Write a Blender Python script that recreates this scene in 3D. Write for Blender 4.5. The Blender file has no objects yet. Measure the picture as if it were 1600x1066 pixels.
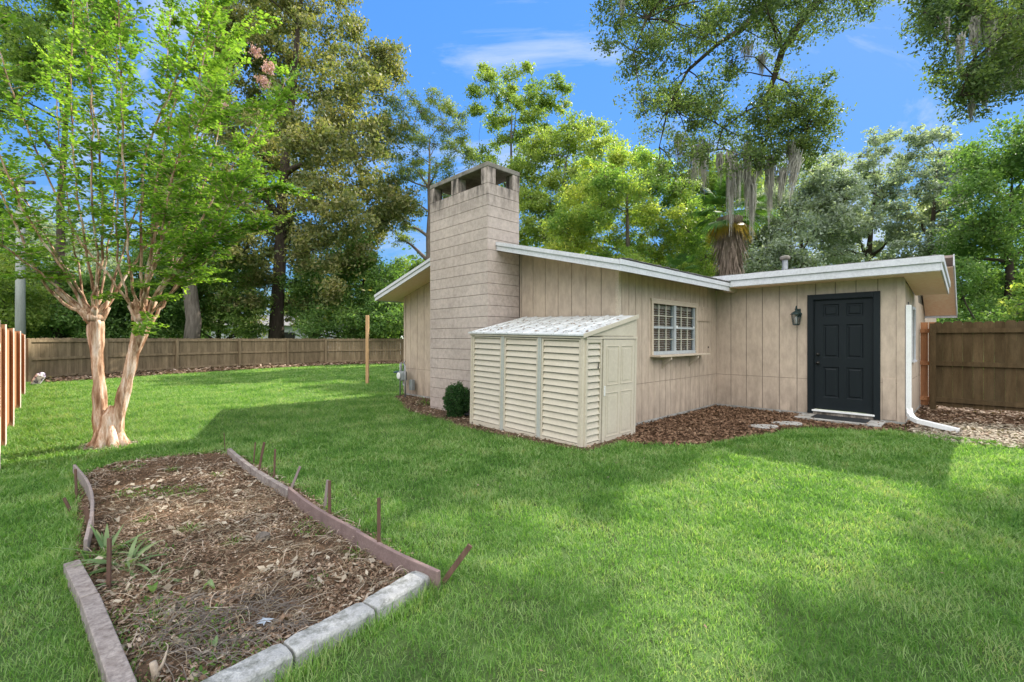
import bpy, math, random
import numpy as np
from mathutils import Vector
rad = math.radians
scene = bpy.context.scene
C = scene.collection
rng = np.random.default_rng(7)
random.seed(7)

# ------------------------------------------------------------------ camera, sky, sun, exposure
CAM_H = 1.45
cam_d = bpy.data.cameras.new('camera'); cam = bpy.data.objects.new('camera', cam_d); C.objects.link(cam)
cam.location = (0, 0, CAM_H); cam.rotation_euler = (rad(90), 0, 0)
cam_d.lens = 16.0; cam_d.sensor_width = 36; cam_d.shift_y = -0.0019
cam_d.clip_start = 0.05; cam_d.clip_end = 1500
scene.camera = cam

SUN_EL = rad(36.9); SUN_AZ = math.atan2(.685, .729)
w = bpy.data.worlds.new('World'); scene.world = w; w.use_nodes = True
nt = w.node_tree; nt.nodes.clear()
N = nt.nodes.new; L = nt.links.new
sky = N('ShaderNodeTexSky'); sky.sky_type = 'NISHITA'; sky.sun_disc = False
sky.sun_elevation = SUN_EL; sky.sun_rotation = SUN_AZ
sky.air_density = 1.0; sky.dust_density = 0.1; sky.ozone_density = 2.5; sky.altitude = 300
bg = N('ShaderNodeBackground'); bg.inputs[1].default_value = 0.10
out = N('ShaderNodeOutputWorld')
tc = N('ShaderNodeTexCoord'); mp = N('ShaderNodeMapping')
mp.inputs['Rotation'].default_value = (0, rad(28), rad(20)); mp.inputs['Scale'].default_value = (.9, 5.2, 3.6)
cn = N('ShaderNodeTexNoise'); cn.inputs['Scale'].default_value = 1.55; cn.inputs['Detail'].default_value = 9; cn.inputs['Roughness'].default_value = .62
cn.inputs['Distortion'].default_value = .55
cr = N('ShaderNodeValToRGB'); cr.color_ramp.elements[0].position = .47; cr.color_ramp.elements[0].color = (0, 0, 0, 1)
cr.color_ramp.elements[1].position = .70; cr.color_ramp.elements[1].color = (.95, .95, .95, 1)
hs = N('ShaderNodeHueSaturation'); hs.inputs['Saturation'].default_value = 1.15
tint = N('ShaderNodeMix'); tint.data_type = 'RGBA'; tint.blend_type = 'MULTIPLY'; tint.inputs[0].default_value = 1; tint.inputs[7].default_value = (.60, .82, 1.0, 1)
mx = N('ShaderNodeMix'); mx.data_type = 'RGBA'; mx.inputs[7].default_value = (2.9, 3.3, 3.9, 1)
L(tc.outputs['Generated'], mp.inputs[0]); L(mp.outputs[0], cn.inputs[0]); L(cn.outputs[0], cr.inputs[0])
L(sky.outputs[0], hs.inputs['Color']); L(cr.outputs[0], mx.inputs[0]); L(hs.outputs[0], tint.inputs[6]); bw = N('ShaderNodeRGBToBW'); L(tint.outputs[2], bw.inputs[0])      # even out the sky's brightness towards the sun
q1 = N('ShaderNodeMath'); q1.operation = 'MULTIPLY_ADD'; q1.inputs[1].default_value = 1.6; q1.inputs[2].default_value = 1.0; L(bw.outputs[0], q1.inputs[0])
q2 = N('ShaderNodeMath'); q2.operation = 'DIVIDE'; q2.inputs[0].default_value = 3.3; L(q1.outputs[0], q2.inputs[1])
q3 = N('ShaderNodeVectorMath'); q3.operation = 'SCALE'; L(tint.outputs[2], q3.inputs[0]); L(q2.outputs[0], q3.inputs['Scale'])
L(q3.outputs[0], mx.inputs[6])
# unseen bright cloud bank added behind the camera to fill shaded walls and lawn
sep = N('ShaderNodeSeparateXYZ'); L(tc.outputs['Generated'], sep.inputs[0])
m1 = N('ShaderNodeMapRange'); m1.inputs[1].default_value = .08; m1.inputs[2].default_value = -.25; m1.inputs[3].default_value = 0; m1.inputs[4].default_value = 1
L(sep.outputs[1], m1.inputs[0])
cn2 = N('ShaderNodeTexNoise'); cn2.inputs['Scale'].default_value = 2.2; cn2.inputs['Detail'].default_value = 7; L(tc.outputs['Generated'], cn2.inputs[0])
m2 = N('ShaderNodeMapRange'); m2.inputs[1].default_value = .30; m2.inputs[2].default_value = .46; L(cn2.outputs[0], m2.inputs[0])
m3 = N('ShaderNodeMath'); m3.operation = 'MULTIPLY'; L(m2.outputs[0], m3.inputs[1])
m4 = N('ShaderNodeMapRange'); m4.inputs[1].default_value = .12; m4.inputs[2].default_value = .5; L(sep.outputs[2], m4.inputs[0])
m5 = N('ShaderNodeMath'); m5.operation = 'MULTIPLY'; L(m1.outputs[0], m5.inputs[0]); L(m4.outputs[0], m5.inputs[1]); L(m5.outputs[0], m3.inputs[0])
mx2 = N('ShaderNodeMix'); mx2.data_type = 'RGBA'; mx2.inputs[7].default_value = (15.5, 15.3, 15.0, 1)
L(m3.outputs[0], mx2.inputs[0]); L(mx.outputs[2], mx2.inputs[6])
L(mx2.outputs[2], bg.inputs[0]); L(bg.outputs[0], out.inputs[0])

sl = bpy.data.lights.new('sun', 'SUN'); sl.energy = 4.3; sl.angle = rad(.5); sl.color = (1, .93, .82)
so = bpy.data.objects.new('sun', sl); C.objects.link(so)
sd = Vector((math.cos(SUN_EL)*math.sin(SUN_AZ), math.cos(SUN_EL)*math.cos(SUN_AZ), math.sin(SUN_EL)))
so.rotation_euler = (-sd).to_track_quat('-Z', 'Y').to_euler(); so.location = (10, 10, 30)

vs = scene.view_settings
scene.display_settings.display_device = 'sRGB'
vs.view_transform = 'Standard'; vs.look = 'None'; vs.gamma = 1; vs.use_curve_mapping = False; vs.exposure = 1.42
scene.cycles.max_bounces = 8; scene.cycles.transparent_max_bounces = 8

# ------------------------------------------------------------------ helpers
F = 711.0
def P(px, py, d):                      # point at photo pixel and distance
    return np.array([(px-800)/F*d, d, CAM_H+(530-py)/F*d])
def gp(px, py, z=0.0):                 # ground point under a photo pixel
    d = F*(CAM_H-z)/(py-530); return np.array([(px-800)/F*d, d, z])

def make_mesh(name, V, faces_groups, mats, mat_idx=None, smooth=False):
    """faces_groups: list of (M,k) int arrays"""
    me = bpy.data.meshes.new(name)
    V = np.asarray(V, dtype=np.float32)
    me.vertices.add(len(V)); me.vertices.foreach_set('co', V.ravel())
    lv = np.concatenate([f.ravel() for f in faces_groups]).astype(np.int32)
    tot = np.concatenate([np.full(len(f), f.shape[1], dtype=np.int32) for f in faces_groups])
    st = np.concatenate([[0], np.cumsum(tot)[:-1]]).astype(np.int32)
    me.loops.add(len(lv)); me.loops.foreach_set('vertex_index', lv)
    me.polygons.add(len(tot)); me.polygons.foreach_set('loop_start', st); me.polygons.foreach_set('loop_total', tot)
    if mat_idx is not None: me.polygons.foreach_set('material_index', np.asarray(mat_idx, dtype=np.int32))
    if smooth: me.polygons.foreach_set('use_smooth', np.ones(len(tot), dtype=bool))
    for m in (mats if isinstance(mats, (list, tuple)) else [mats]): me.materials.append(m)
    me.update(calc_edges=True); me.validate()
    return me

class MB:
    def __init__(s): s.v = []; s.f = []; s.n = 0
    def add(s, V, Fc):
        V = np.asarray(V, float).reshape(-1, 3); s.v.append(V)
        for f in Fc: s.f.append([i+s.n for i in f])
        s.n += len(V); return s
    def hexa(s, p8): return s.add(p8, [(0,3,2,1),(4,5,6,7),(0,1,5,4),(1,2,6,5),(2,3,7,6),(3,0,4,7)])
    def box(s, x0, x1, y0, y1, z0, z1):
        return s.hexa([(x0,y0,z0),(x1,y0,z0),(x1,y1,z0),(x0,y1,z0),(x0,y0,z1),(x1,y0,z1),(x1,y1,z1),(x0,y1,z1)])
    def prism(s, poly, ext, axis):       # poly in two other axes, ext (a0,a1) along axis
        n = len(poly); V = []
        for a in ext:
            for p, q in poly:
                V.append({'x': (a,p,q), 'y': (p,a,q), 'z': (p,q,a)}[axis])
        Fc = [tuple(range(n))[::-1], tuple(range(n, 2*n))] + [(i, (i+1)%n, n+(i+1)%n, n+i) for i in range(n)]
        return s.add(V, Fc)
    def bar(s, a, b, w_, h_, up=(0,0,1), wend=None):   # box along a->b
        a = np.array(a, float); b = np.array(b, float); d = b-a; d /= np.linalg.norm(d)
        x = np.cross(d, up); 
        if np.linalg.norm(x) < 1e-4: x = np.cross(d, (1,0,0))
        x /= np.linalg.norm(x); y = np.cross(x, d)
        we = w_ if wend is None else wend
        V = [a+i*x*w_/2+j*y*h_/2 for i,j in ((-1,-1),(1,-1),(1,1),(-1,1))]+[b+i*x*we/2+j*y*h_/2 for i,j in ((-1,-1),(1,-1),(1,1),(-1,1))]
        return s.hexa(V)
    def tube(s, pts, rads, sides=8, caps=True, wob=0.0):
        pts = [np.array(p, float) for p in pts]; n = len(pts)
        if not hasattr(rads, '__len__'): rads = [rads]*n
        V = []; ref = None
        for i, p in enumerate(pts):
            d = pts[min(i+1,n-1)]-pts[max(i-1,0)]; l = np.linalg.norm(d); d = d/(l if l > 1e-9 else 1)
            if ref is None: ref = np.array((1.,0,0)) if abs(d[0]) < .8 else np.array((0,1.,0))
            x = ref-d*np.dot(ref, d); x /= (np.linalg.norm(x)+1e-9); y = np.cross(d, x); ref = x
            for k in range(sides):
                a = 2*math.pi*k/sides; r = rads[i]*(1+wob*math.sin(k*2.1+i*.35)+wob*.6*math.sin(k*3.7+i*.21))
                V.append(p+r*(math.cos(a)*x+math.sin(a)*y))
        Fc = [(i*sides+k, i*sides+(k+1)%sides, (i+1)*sides+(k+1)%sides, (i+1)*sides+k) for i in range(n-1) for k in range(sides)]
        if caps: Fc += [tuple(range(sides))[::-1], tuple(range((n-1)*sides, n*sides))]
        return s.add(V, Fc)
    def lathe(s, prof, sides=16, c=(0,0,0)):
        V = [(c[0]+r*math.cos(2*math.pi*k/sides), c[1]+r*math.sin(2*math.pi*k/sides), c[2]+z) for r, z in prof for k in range(sides)]
        n = len(prof)
        Fc = [(i*sides+k, i*sides+(k+1)%sides, (i+1)*sides+(k+1)%sides, (i+1)*sides+k) for i in range(n-1) for k in range(sides)]
        Fc += [tuple(range(sides))[::-1], tuple(range((n-1)*sides, n*sides))]
        return s.add(V, Fc)
    def mesh(s, name, mat, smooth=False):
        me = bpy.data.meshes.new(name); V = np.concatenate(s.v)
        me.from_pydata([tuple(v) for v in V], [], s.f); me.materials.append(mat)
        if smooth: me.polygons.foreach_set('use_smooth', [True]*len(me.polygons))
        me.update(); return me

def props(o, label=None, cat=None, group=None, kind=None):
    if label: o['label'] = label
    if cat: o['category'] = cat
    if group: o['group'] = group
    if kind: o['kind'] = kind
    return o
def root(name, label, cat, loc=(0,0,0), rz=0, group=None):
    o = bpy.data.objects.new(name, None); C.objects.link(o); o.empty_display_size = .1
    o.location = loc; o.rotation_euler = (0, 0, rz); return props(o, label, cat, group)
def part(name, b, mat, parent=None, smooth=False, off=None, bevel=0, label=None):
    if off is not None: b.v = [v-np.array(off) for v in b.v]
    me = b.mesh(name, mat, smooth) if isinstance(b, MB) else b
    o = bpy.data.objects.new(name, me); C.objects.link(o)
    if parent: o.parent = parent
    if bevel:
        m = o.modifiers.new('bevel', 'BEVEL'); m.width = bevel; m.segments = 2; m.limit_method = 'ANGLE'
    if label: o['label'] = label
    return o

# ------------------------------------------------------------------ materials
def newmat(name):
    m = bpy.data.materials.new(name); m.use_nodes = True; t = m.node_tree; t.nodes.clear()
    o = t.nodes.new('ShaderNodeOutputMaterial'); return m, t, o
def ramp(t, fac, cols):
    r = t.nodes.new('ShaderNodeValToRGB'); e = r.color_ramp.elements
    n = len(cols)
    e[0].position = 0; e[0].color = (*cols[0], 1); e[1].position = 1; e[1].color = (*cols[-1], 1)
    for i in range(1, n-1):
        x = e.new(i/(n-1)); x.color = (*cols[i], 1)
    t.links.new(fac, r.inputs[0]); return r.outputs[0]
def noise(t, scale, detail=5, rough=.6, stretch=(1,1,1), dist=0, coord='Object'):
    c = t.nodes.new('ShaderNodeTexCoord'); mp = t.nodes.new('ShaderNodeMapping'); mp.inputs['Scale'].default_value = stretch
    n = t.nodes.new('ShaderNodeTexNoise'); n.inputs['Scale'].default_value = scale; n.inputs['Detail'].default_value = detail
    n.inputs['Roughness'].default_value = rough; n.inputs['Distortion'].default_value = dist
    t.links.new(c.outputs[coord], mp.inputs[0]); t.links.new(mp.outputs[0], n.inputs[0]); return n.outputs[0]
def contrast(t, v, lo, hi):
    m = t.nodes.new('ShaderNodeMapRange'); m.inputs[1].default_value = lo; m.inputs[2].default_value = hi
    t.links.new(v, m.inputs[0]); return m.outputs[0]
def mixc(t, fac, a, b, mode='MIX'):
    m = t.nodes.new('ShaderNodeMix'); m.data_type = 'RGBA'; m.blend_type = mode
    for i, x in ((0, fac), (6, a), (7, b)):
        if isinstance(x, (int, float)): m.inputs[i].default_value = x
        elif isinstance(x, tuple): m.inputs[i].default_value = (*x, 1)
        else: t.links.new(x, m.inputs[i])
    return m.outputs[2]
def math_(t, op, a, b):
    m = t.nodes.new('ShaderNodeMath'); m.operation = op
    for i, x in enumerate((a, b)):
        if isinstance(x, (int, float)): m.inputs[i].default_value = x
        else: t.links.new(x, m.inputs[i])
    return m.outputs[0]
def island(t):
    g = t.nodes.new('ShaderNodeNewGeometry'); return g.outputs['Random Per Island']
def zcoord(t):
    c = t.nodes.new('ShaderNodeTexCoord'); s = t.nodes.new('ShaderNodeSeparateXYZ'); t.links.new(c.outputs['Object'], s.inputs[0]); return s.outputs[2]
def bump(t, h, strength, dist=.01):
    b = t.nodes.new('ShaderNodeBump'); b.inputs['Strength'].default_value = strength; b.inputs['Distance'].default_value = dist
    t.links.new(h, b.inputs['Height']); return b.outputs[0]
def surf(name, cols, scale=6, rough=.7, stretch=(1,1,1), bmp=.3, bscale=60, isl=0, grime=None, spec=.3, metal=0, lo=.3, hi=.7, fine=.12, bdist=.005, topstain=None):
    m, t, o = newmat(name)
    n = contrast(t, noise(t, scale, 8, .65, stretch), lo, hi)
    c = ramp(t, n, cols)
    f = contrast(t, noise(t, scale*12, 3, .7, stretch), .35, .65)
    c = mixc(t, fine, c, ramp(t, f, [(.02,.02,.02), (1,1,1)]), 'OVERLAY')
    if isl:
        r = math_(t, 'MULTIPLY_ADD' if False else 'MULTIPLY', island(t), isl); r = math_(t, 'ADD', r, 1-isl/2)
        mm = t.nodes.new('ShaderNodeVectorMath'); mm.operation = 'SCALE'; t.links.new(c, mm.inputs[0]); t.links.new(r, mm.inputs['Scale']); c = mm.outputs[0]
    if grime:      # (colour, scale, lo, hi, stretch, amount)
        gc, gs, glo, ghi, gst, ga = grime
        g = contrast(t, noise(t, gs, 9, .7, gst, .3), glo, ghi); g = math_(t, 'MULTIPLY', g, ga)
        c = mixc(t, g, c, gc)
    p = t.nodes.new('ShaderNodeBsdfPrincipled'); t.links.new(c, p.inputs['Base Color'])
    p.inputs['Roughness'].default_value = rough; p.inputs['Specular IOR Level'].default_value = spec; p.inputs['Metallic'].default_value = metal
    if topstain:
        zf = contrast(t, zcoord(t), *topstain[:2]); nn = contrast(t, noise(t, 5, 8, .7, (1.6,1.6,.3)), .38, .62)
        c = mixc(t, math_(t, 'MULTIPLY', math_(t, 'MULTIPLY', zf, nn), topstain[2]), c, (.035,.032,.027)); t.links.new(c, p.inputs['Base Color'])
    if bmp: t.links.new(bump(t, noise(t, bscale, 5, .6, stretch), bmp, bdist), p.inputs['Normal'])
    t.links.new(p.outputs[0], o.inputs[0]); return m
def leafmat(name, cols, trans=.45, rough=.5, spec=.25, patch=.5, pscale=.6, tcol=1.5):
    m, t, o = newmat(name)
    n = contrast(t, noise(t, pscale, 3, .6), .35, .65)
    fac = math_(t, 'ADD', math_(t, 'MULTIPLY', island(t), 1-patch), math_(t, 'MULTIPLY', n, patch))
    c = ramp(t, fac, cols)
    p = t.nodes.new('ShaderNodeBsdfPrincipled'); t.links.new(c, p.inputs['Base Color']); p.inputs['Roughness'].default_value = rough
    p.inputs['Specular IOR Level'].default_value = spec
    tr = t.nodes.new('ShaderNodeBsdfTranslucent')
    tc_ = mixc(t, 1.0, c, (tcol*1.0, tcol*1.08, tcol*.45), 'MULTIPLY'); t.links.new(tc_, tr.inputs[0])
    mx_ = t.nodes.new('ShaderNodeMixShader'); mx_.inputs[0].default_value = trans
    t.links.new(p.outputs[0], mx_.inputs[1]); t.links.new(tr.outputs[0], mx_.inputs[2]); t.links.new(mx_.outputs[0], o.inputs[0])
    return m

M = {}
M['siding'] = surf(topstain=(.62,.04,.42), name='siding_paint', cols=[(0.4253, 0.3379, 0.2607), (0.469, 0.3783, 0.2966)], scale=.8, rough=.75, stretch=(1,1,.4), bmp=.25, bscale=45, grime=((.24,.20,.14), 1.3, .55, .95, (1.6,1.6,.35), .5), spec=.2)
M['trim_beige'] = surf('trim_beige', [(.46,.38,.29), (.53,.45,.35)], 3, .6, bmp=.1, spec=.25)
M['soffit'] = surf('soffit_paint', [(0.8, 0.5649, 0.4149), (0.8, 0.6301, 0.4742)], 1.5, .7, bmp=.1, spec=.2)
M['white_trim'] = surf('white_trim', [(0.5106, 0.5122, 0.5258), (0.588, 0.5898, 0.619)], 2.5, .5, bmp=.12, grime=((.22,.22,.17), 7, .52, .9, (1,1,3), .5), spec=.35)
M['block'] = surf('painted_block', [(0.4254, 0.3515, 0.3068), (0.481, 0.4034, 0.3573)], 1.2, .85, bmp=.6, bscale=120, isl=.08, grime=((.20,.17,.14), 2.2, .55, .9, (1,1,.45), .5), spec=.15, bdist=.008, topstain=(3.75, 4.35, .97))
M['block_weathered'] = surf('weathered_block', [(.14,.115,.09), (.40,.35,.30)], 3.2, .9, (1.6,1.6,.5), .7, 110, grime=((.03,.027,.022), 4, .38, .62, (2,2,.35), .92), spec=.15, lo=.3, hi=.6)
M['mortar'] = surf('mortar_dark', [(0.15, 0.1275, 0.105), (0.225, 0.195, 0.165)], 8, .95, bmp=.3, spec=.1)
M['cap'] = surf('chimney_cap_concrete', [(.10,.09,.075), (.27,.25,.22)], 6, .95, bmp=.7, bscale=60, spec=.1)
M['soot'] = surf('sooty_lining', [(.05,.045,.04), (.16,.13,.10)], 4, .95, bmp=.4, spec=.1)
M['concrete'] = surf('old_concrete', [(.24,.23,.21), (.38,.37,.34)], 7, .9, bmp=.7, bscale=90, grime=((.10,.10,.08), 5, .5, .8, (1,1,1), .6), spec=.2)
M['block_pale'] = surf('pale_edging_concrete', [(0.2808, 0.2808, 0.273), (0.39, 0.39, 0.3744)], 9, .9, bmp=.9, bscale=110, grime=((.10,.105,.085), 16, .46, .66, (1,1,1), .85), spec=.2)
M['shingle'] = surf('roof_shingle', [(.10,.095,.09), (.22,.21,.20)], 12, .95, bmp=1, bscale=120, spec=.1)
M['shingle_pink'] = surf('roof_shingle_pinkish', [(.33,.25,.23), (.42,.33,.30)], 12, .95, bmp=.6, bscale=120, spec=.1)
M['door'] = surf('door_black_paint', [(0.0055, 0.0088, 0.0108), (0.0085, 0.0128, 0.0152)], 3, .5, bmp=.25, bscale=180, stretch=(1,1,.15), spec=.22, fine=.05)
M['hardware'] = surf('dark_hardware', [(.03,.028,.025), (.06,.055,.05)], 12, .35, bmp=.05, metal=.8)
M['lantern'] = surf('lantern_verdigris', [(.018,.03,.03), (.05,.08,.075)], 18, .5, bmp=.2, metal=.5)
M['vinyl'] = surf('cream_vinyl', [(0.4832, 0.4284, 0.3347), (0.5412, 0.483, 0.3865)], 2, .45, bmp=.06, grime=((.30,.28,.20), 5, .58, .9, (1,1,.6), .35), spec=.4, fine=.05)
M['vinyl_grey'] = surf('grey_vinyl_post', [(.36,.37,.33), (.43,.44,.40)], 3, .5, bmp=.05, spec=.4, fine=.05)
M['shed_roof'] = surf('shed_roof_sheet', [(0.4524, 0.468, 0.4524), (0.5772, 0.5928, 0.585)], 5, .55, bmp=.1, grime=((.10,.09,.075), 9, .56, .66, (1,1,1), .85), spec=.35)
M['rubber'] = surf('mat_rubber', [(.012,.014,.016), (.03,.033,.036)], 30, .8, bmp=.8, bscale=250)
M['metal_white'] = surf('white_metal', [(.68,.68,.66), (.78,.78,.76)], 3, .4, bmp=.05, grime=((.4,.38,.32), 6, .55, .9, (1,1,.5), .3), spec=.45)
M['galv'] = surf('galvanised_pipe', [(.25,.26,.27), (.42,.43,.44)], 9, .5, bmp=.1, metal=.6)
M['meter'] = surf('meter_grey_paint', [(.17,.19,.19), (.26,.28,.28)], 8, .55, bmp=.1)
M['meter_green'] = surf('regulator_green_paint', [(.03,.07,.065), (.06,.11,.10)], 12, .5, bmp=.1)
M['fence_back'] = surf('weathered_fence', [(0.1276, 0.0968, 0.0568), (0.2376, 0.1804, 0.1129)], 3.5, .9, (3,3,.5), .6, 60, isl=.45, spec=.1)
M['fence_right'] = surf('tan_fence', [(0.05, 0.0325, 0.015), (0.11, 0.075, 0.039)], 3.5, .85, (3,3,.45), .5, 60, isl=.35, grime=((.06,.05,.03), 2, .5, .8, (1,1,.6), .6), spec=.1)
M['fence_red'] = surf('redbrown_fence', [(0.255, 0.1084, 0.051), (0.4335, 0.204, 0.0956)], 4, .75, (4,4,.4), .4, 60, isl=.3, spec=.15)
M['fence_lit'] = surf('painted_sunlit_edge', [(.60,.45,.38), (.75,.6,.52)], 4, .8, (4,4,.4), .3, 60)  # pale colour stands in for sunlight catching the plank edges
M['post_new'] = surf('raw_pine_post', [(.34,.20,.09), (.50,.32,.17)], 5, .8, (4,4,.4), .4, 60)
M['stake'] = surf('brown_stake', [(.075,.042,.03), (.15,.088,.062)], 8, .85, (3,3,.4), .6, 90, isl=.2)
M['stake_grey'] = surf('grey_stake', [(.16,.13,.12), (.27,.22,.20)], 8, .85, (3,3,.4), .6, 90)
M['timber'] = surf('weathered_timber', [(.13,.10,.09), (.34,.30,.27)], 9, .85, (1,1,1), .9, 60, grime=((.09,.07,.06), 34, .45, .68, (1,1,1), .7))
M['timber_red'] = surf('mauve_timber', [(0.1302, 0.0876, 0.0795), (0.2418, 0.17, 0.1537)], 9, .85, (1,1,1), .7, 70, grime=((.10,.07,.06), 9, .5, .75, (1,1,1), .6))
M['glass'] = None
m, t, o = newmat('window_glass'); g = t.nodes.new('ShaderNodeBsdfGlass'); g.inputs['IOR'].default_value = 1.45; g.inputs['Roughness'].default_value = 0
tr = t.nodes.new('ShaderNodeBsdfTransparent'); tr.inputs[0].default_value = (.85,.88,.9,1); gl = t.nodes.new('ShaderNodeBsdfGlossy'); gl.inputs['Roughness'].default_value = .03
ms = t.nodes.new('ShaderNodeMixShader'); ms.inputs[0].default_value = .16; t.nodes.remove(g)
t.links.new(tr.outputs[0], ms.inputs[1]); t.links.new(gl.outputs[0], ms.inputs[2]); t.links.new(ms.outputs[0], o.inputs[0]); M['glass'] = m
M['win_frame'] = surf('window_frame_paint', [(.34,.37,.38), (.42,.45,.46)], 6, .5, bmp=.1, grime=((.25,.22,.16), 9, .5, .8, (1,1,1), .4))
M['muntin'] = surf('muntin_cream', [(.42,.40,.32), (.50,.47,.38)], 6, .5, bmp=.05)
M['blind'] = surf('blind_slat', [(0.45, 0.4, 0.3375), (0.55, 0.5, 0.425)], 2, .5, bmp=0)
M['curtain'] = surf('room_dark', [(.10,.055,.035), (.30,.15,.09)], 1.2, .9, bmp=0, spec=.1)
M['bark_grey'] = surf('bark_grey', [(.07,.058,.047), (.18,.155,.13)], 5, .95, (2,2,.35), .9, 30, spec=.1, bdist=.03)
M['bark_dark'] = surf('bark_dark', [(.035,.028,.022), (.09,.07,.055)], 5, .95, (2,2,.35), .9, 30, spec=.1, bdist=.03)
M['bark_pine'] = surf('bark_pine', [(.11,.085,.07), (.22,.18,.155)], 6, .95, (2,2,.4), .9, 30, spec=.1, bdist=.03)
M['bark_crape'] = surf('bark_crape', [(0.19, 0.095, 0.05), (0.36, 0.215, 0.13), (0.5, 0.345, 0.24), (0.64, 0.51, 0.41)], 4.5, .65, (3.2,3.2,.45), .9, 26, lo=.40, hi=.62, spec=.25, bdist=.012)
M['pole'] = surf('pole_grey', [(.22,.23,.21), (.33,.34,.32)], 3, .9, (3,3,.3), .4, 40)
M['moss'] = surf('spanish_moss', [(.22,.21,.18), (.42,.40,.35)], 6, .95, bmp=0, isl=.4, spec=.05)
M['palm_skirt'] = surf('dead_palm_fronds', [(.13,.09,.07), (.34,.27,.22)], 5, .95, (1,1,.3), .3, 30, isl=.6, spec=.05)
M['blossom'] = leafmat('pink_blossom', [(.50,.24,.27), (.78,.52,.55)], .3, tcol=1)
M['lf_crape'] = leafmat('leaf_crape', [(0.0544, 0.1148, 0.0236), (0.1165, 0.2025, 0.0371), (0.2329, 0.324, 0.0591)], .48, .5, .22, .35, 1.2, 2.1)
M['lf_magnolia'] = leafmat('leaf_magnolia', [(0.0528, 0.0792, 0.033), (0.132, 0.1584, 0.0577), (0.2244, 0.2178, 0.0907), (0.3564, 0.3036, 0.1485)], .38, .55, .25, .35, .5, 1.5)
M['lf_dark'] = leafmat('leaf_dark', [(0.0554, 0.1073, 0.0351), (0.1109, 0.198, 0.0561), (0.2218, 0.297, 0.0964)], .4, .6, .15, .5, .5, 1.6)
M['lf_mid'] = leafmat('leaf_mid', [(0.078, 0.1418, 0.0419), (0.1559, 0.2363, 0.0635), (0.2772, 0.3308, 0.1004)], .45, .6, .15, .5, .5, 1.6)
M['lf_pine'] = leafmat('leaf_pine', [(0.1016, 0.1485, 0.0495), (0.1848, 0.2393, 0.0743), (0.3142, 0.33, 0.1155)], .4, .5, .2, .5, .5)
M['lf_yellow'] = leafmat('leaf_yellow', [(0.0833, 0.1689, 0.0427), (0.1666, 0.2715, 0.0664), (0.3055, 0.367, 0.0948), (0.4998, 0.4844, 0.0948)], .5, .5, .2, .55, .45, 1.5)
M['lf_light'] = leafmat('leaf_light', [(0.098, 0.162, 0.0431), (0.196, 0.2673, 0.0602), (0.3386, 0.3726, 0.1033)], .45, .5, .2, .55, .4, 1.5)
M['lf_grey'] = leafmat('leaf_greygreen', [(0.105, 0.15, 0.1125), (0.225, 0.27, 0.2156), (0.405, 0.45, 0.3937)], .4, .6, .2, .45, .4, 1.6)
M['lf_oak'] = leafmat('leaf_oak', [(0.0369, 0.0677, 0.0305), (0.0861, 0.1291, 0.0484), (0.1722, 0.2152, 0.0692)], .4, .6, .18, .45, .5, 1.8)
M['lf_shrub'] = leafmat('leaf_shrub', [(.012,.042,.012), (.03,.08,.02), (.06,.13,.035)], .25, .6, .2, .3, 4)
M['lf_palm'] = leafmat('leaf_palm', [(0.024, 0.072, 0.0225), (0.06, 0.132, 0.0375), (0.12, 0.192, 0.045)], .35, .65, .12, .4, .8)
M['lf_palm_old'] = leafmat('leaf_palm_yellowed', [(.30,.19,.03), (.45,.30,.05)], .3, .5, .2, .4, .8)
M['lf_brom'] = leafmat('leaf_bromeliad', [(.08,.15,.05), (.16,.24,.10), (.30,.35,.17)], .4, .45, .3, .3, 4)
M['lf_weed'] = leafmat('leaf_weed', [(.04,.10,.015), (.09,.18,.03), (.2,.22,.06)], .4, .5, .2, .3, 4)
M['grass'] = leafmat('grass_blade', [(0.046, 0.1202, 0.0247), (0.0874, 0.1933, 0.037), (0.138, 0.2613, 0.0555), (0.2577, 0.3552, 0.1481), (0.32, 0.33, 0.15)], .45, .55, .15, .40, 1.6, 1.5)
M['straw'] = leafmat('straw_strand', [(.10,.08,.055), (.20,.16,.11), (.36,.30,.21)], .15, .8, .1, .2, 3)
M['litter'] = leafmat('dead_leaf', [(0.0575, 0.0391, 0.0255), (0.1435, 0.093, 0.0591), (0.2392, 0.1625, 0.1091), (0.4401, 0.3623, 0.2818)], .12, .8, .15, .25, 3, 1.0)
M['litter_red'] = leafmat('mulch_chip', [(0.05, 0.029, 0.017), (0.12, 0.07, 0.042), (0.2, 0.12, 0.075), (0.29, 0.2, 0.13)], .1, .85, .1, .3, 2, 1.0)
M['chips_pale'] = leafmat('pale_chip', [(0.18, 0.144, 0.099), (0.306, 0.261, 0.198), (0.45, 0.396, 0.306)], .1, .8, .1, .2, 3, 1.0)
M['soil'] = surf('soil', [(.055,.035,.022), (.14,.095,.06)], 6, 1, bmp=1, bscale=40, spec=.05, bdist=.02)
M['soil_red'] = surf('mulch_base', [(.045,.026,.016), (.095,.055,.034)], 9, 1, bmp=1, bscale=50, spec=.05, bdist=.02)
M['ground'] = surf('lawn_ground', [(0.0625, 0.0825, 0.033), (0.0813, 0.1375, 0.0405), (0.1125, 0.1925, 0.0525)], 2.2, 1, bmp=1, bscale=80, spec=.05, bdist=.02)
M['pale_wall'] = surf('neighbour_wall', [(.50,.52,.54), (.6,.62,.64)], 2, .8, bmp=0)
M['pale_roof'] = surf('neighbour_roof', [(.20,.19,.18), (.28,.27,.26)], 4, .9, bmp=.3)
M['stick'] = surf('dead_stick', [(.06,.05,.042), (.17,.145,.12)], 12, .95, bmp=.6, bscale=80)
M['stick_pale'] = surf('pale_stick', [(.25,.20,.15), (.38,.32,.25)], 12, .95, bmp=.4, bscale=80)
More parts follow.
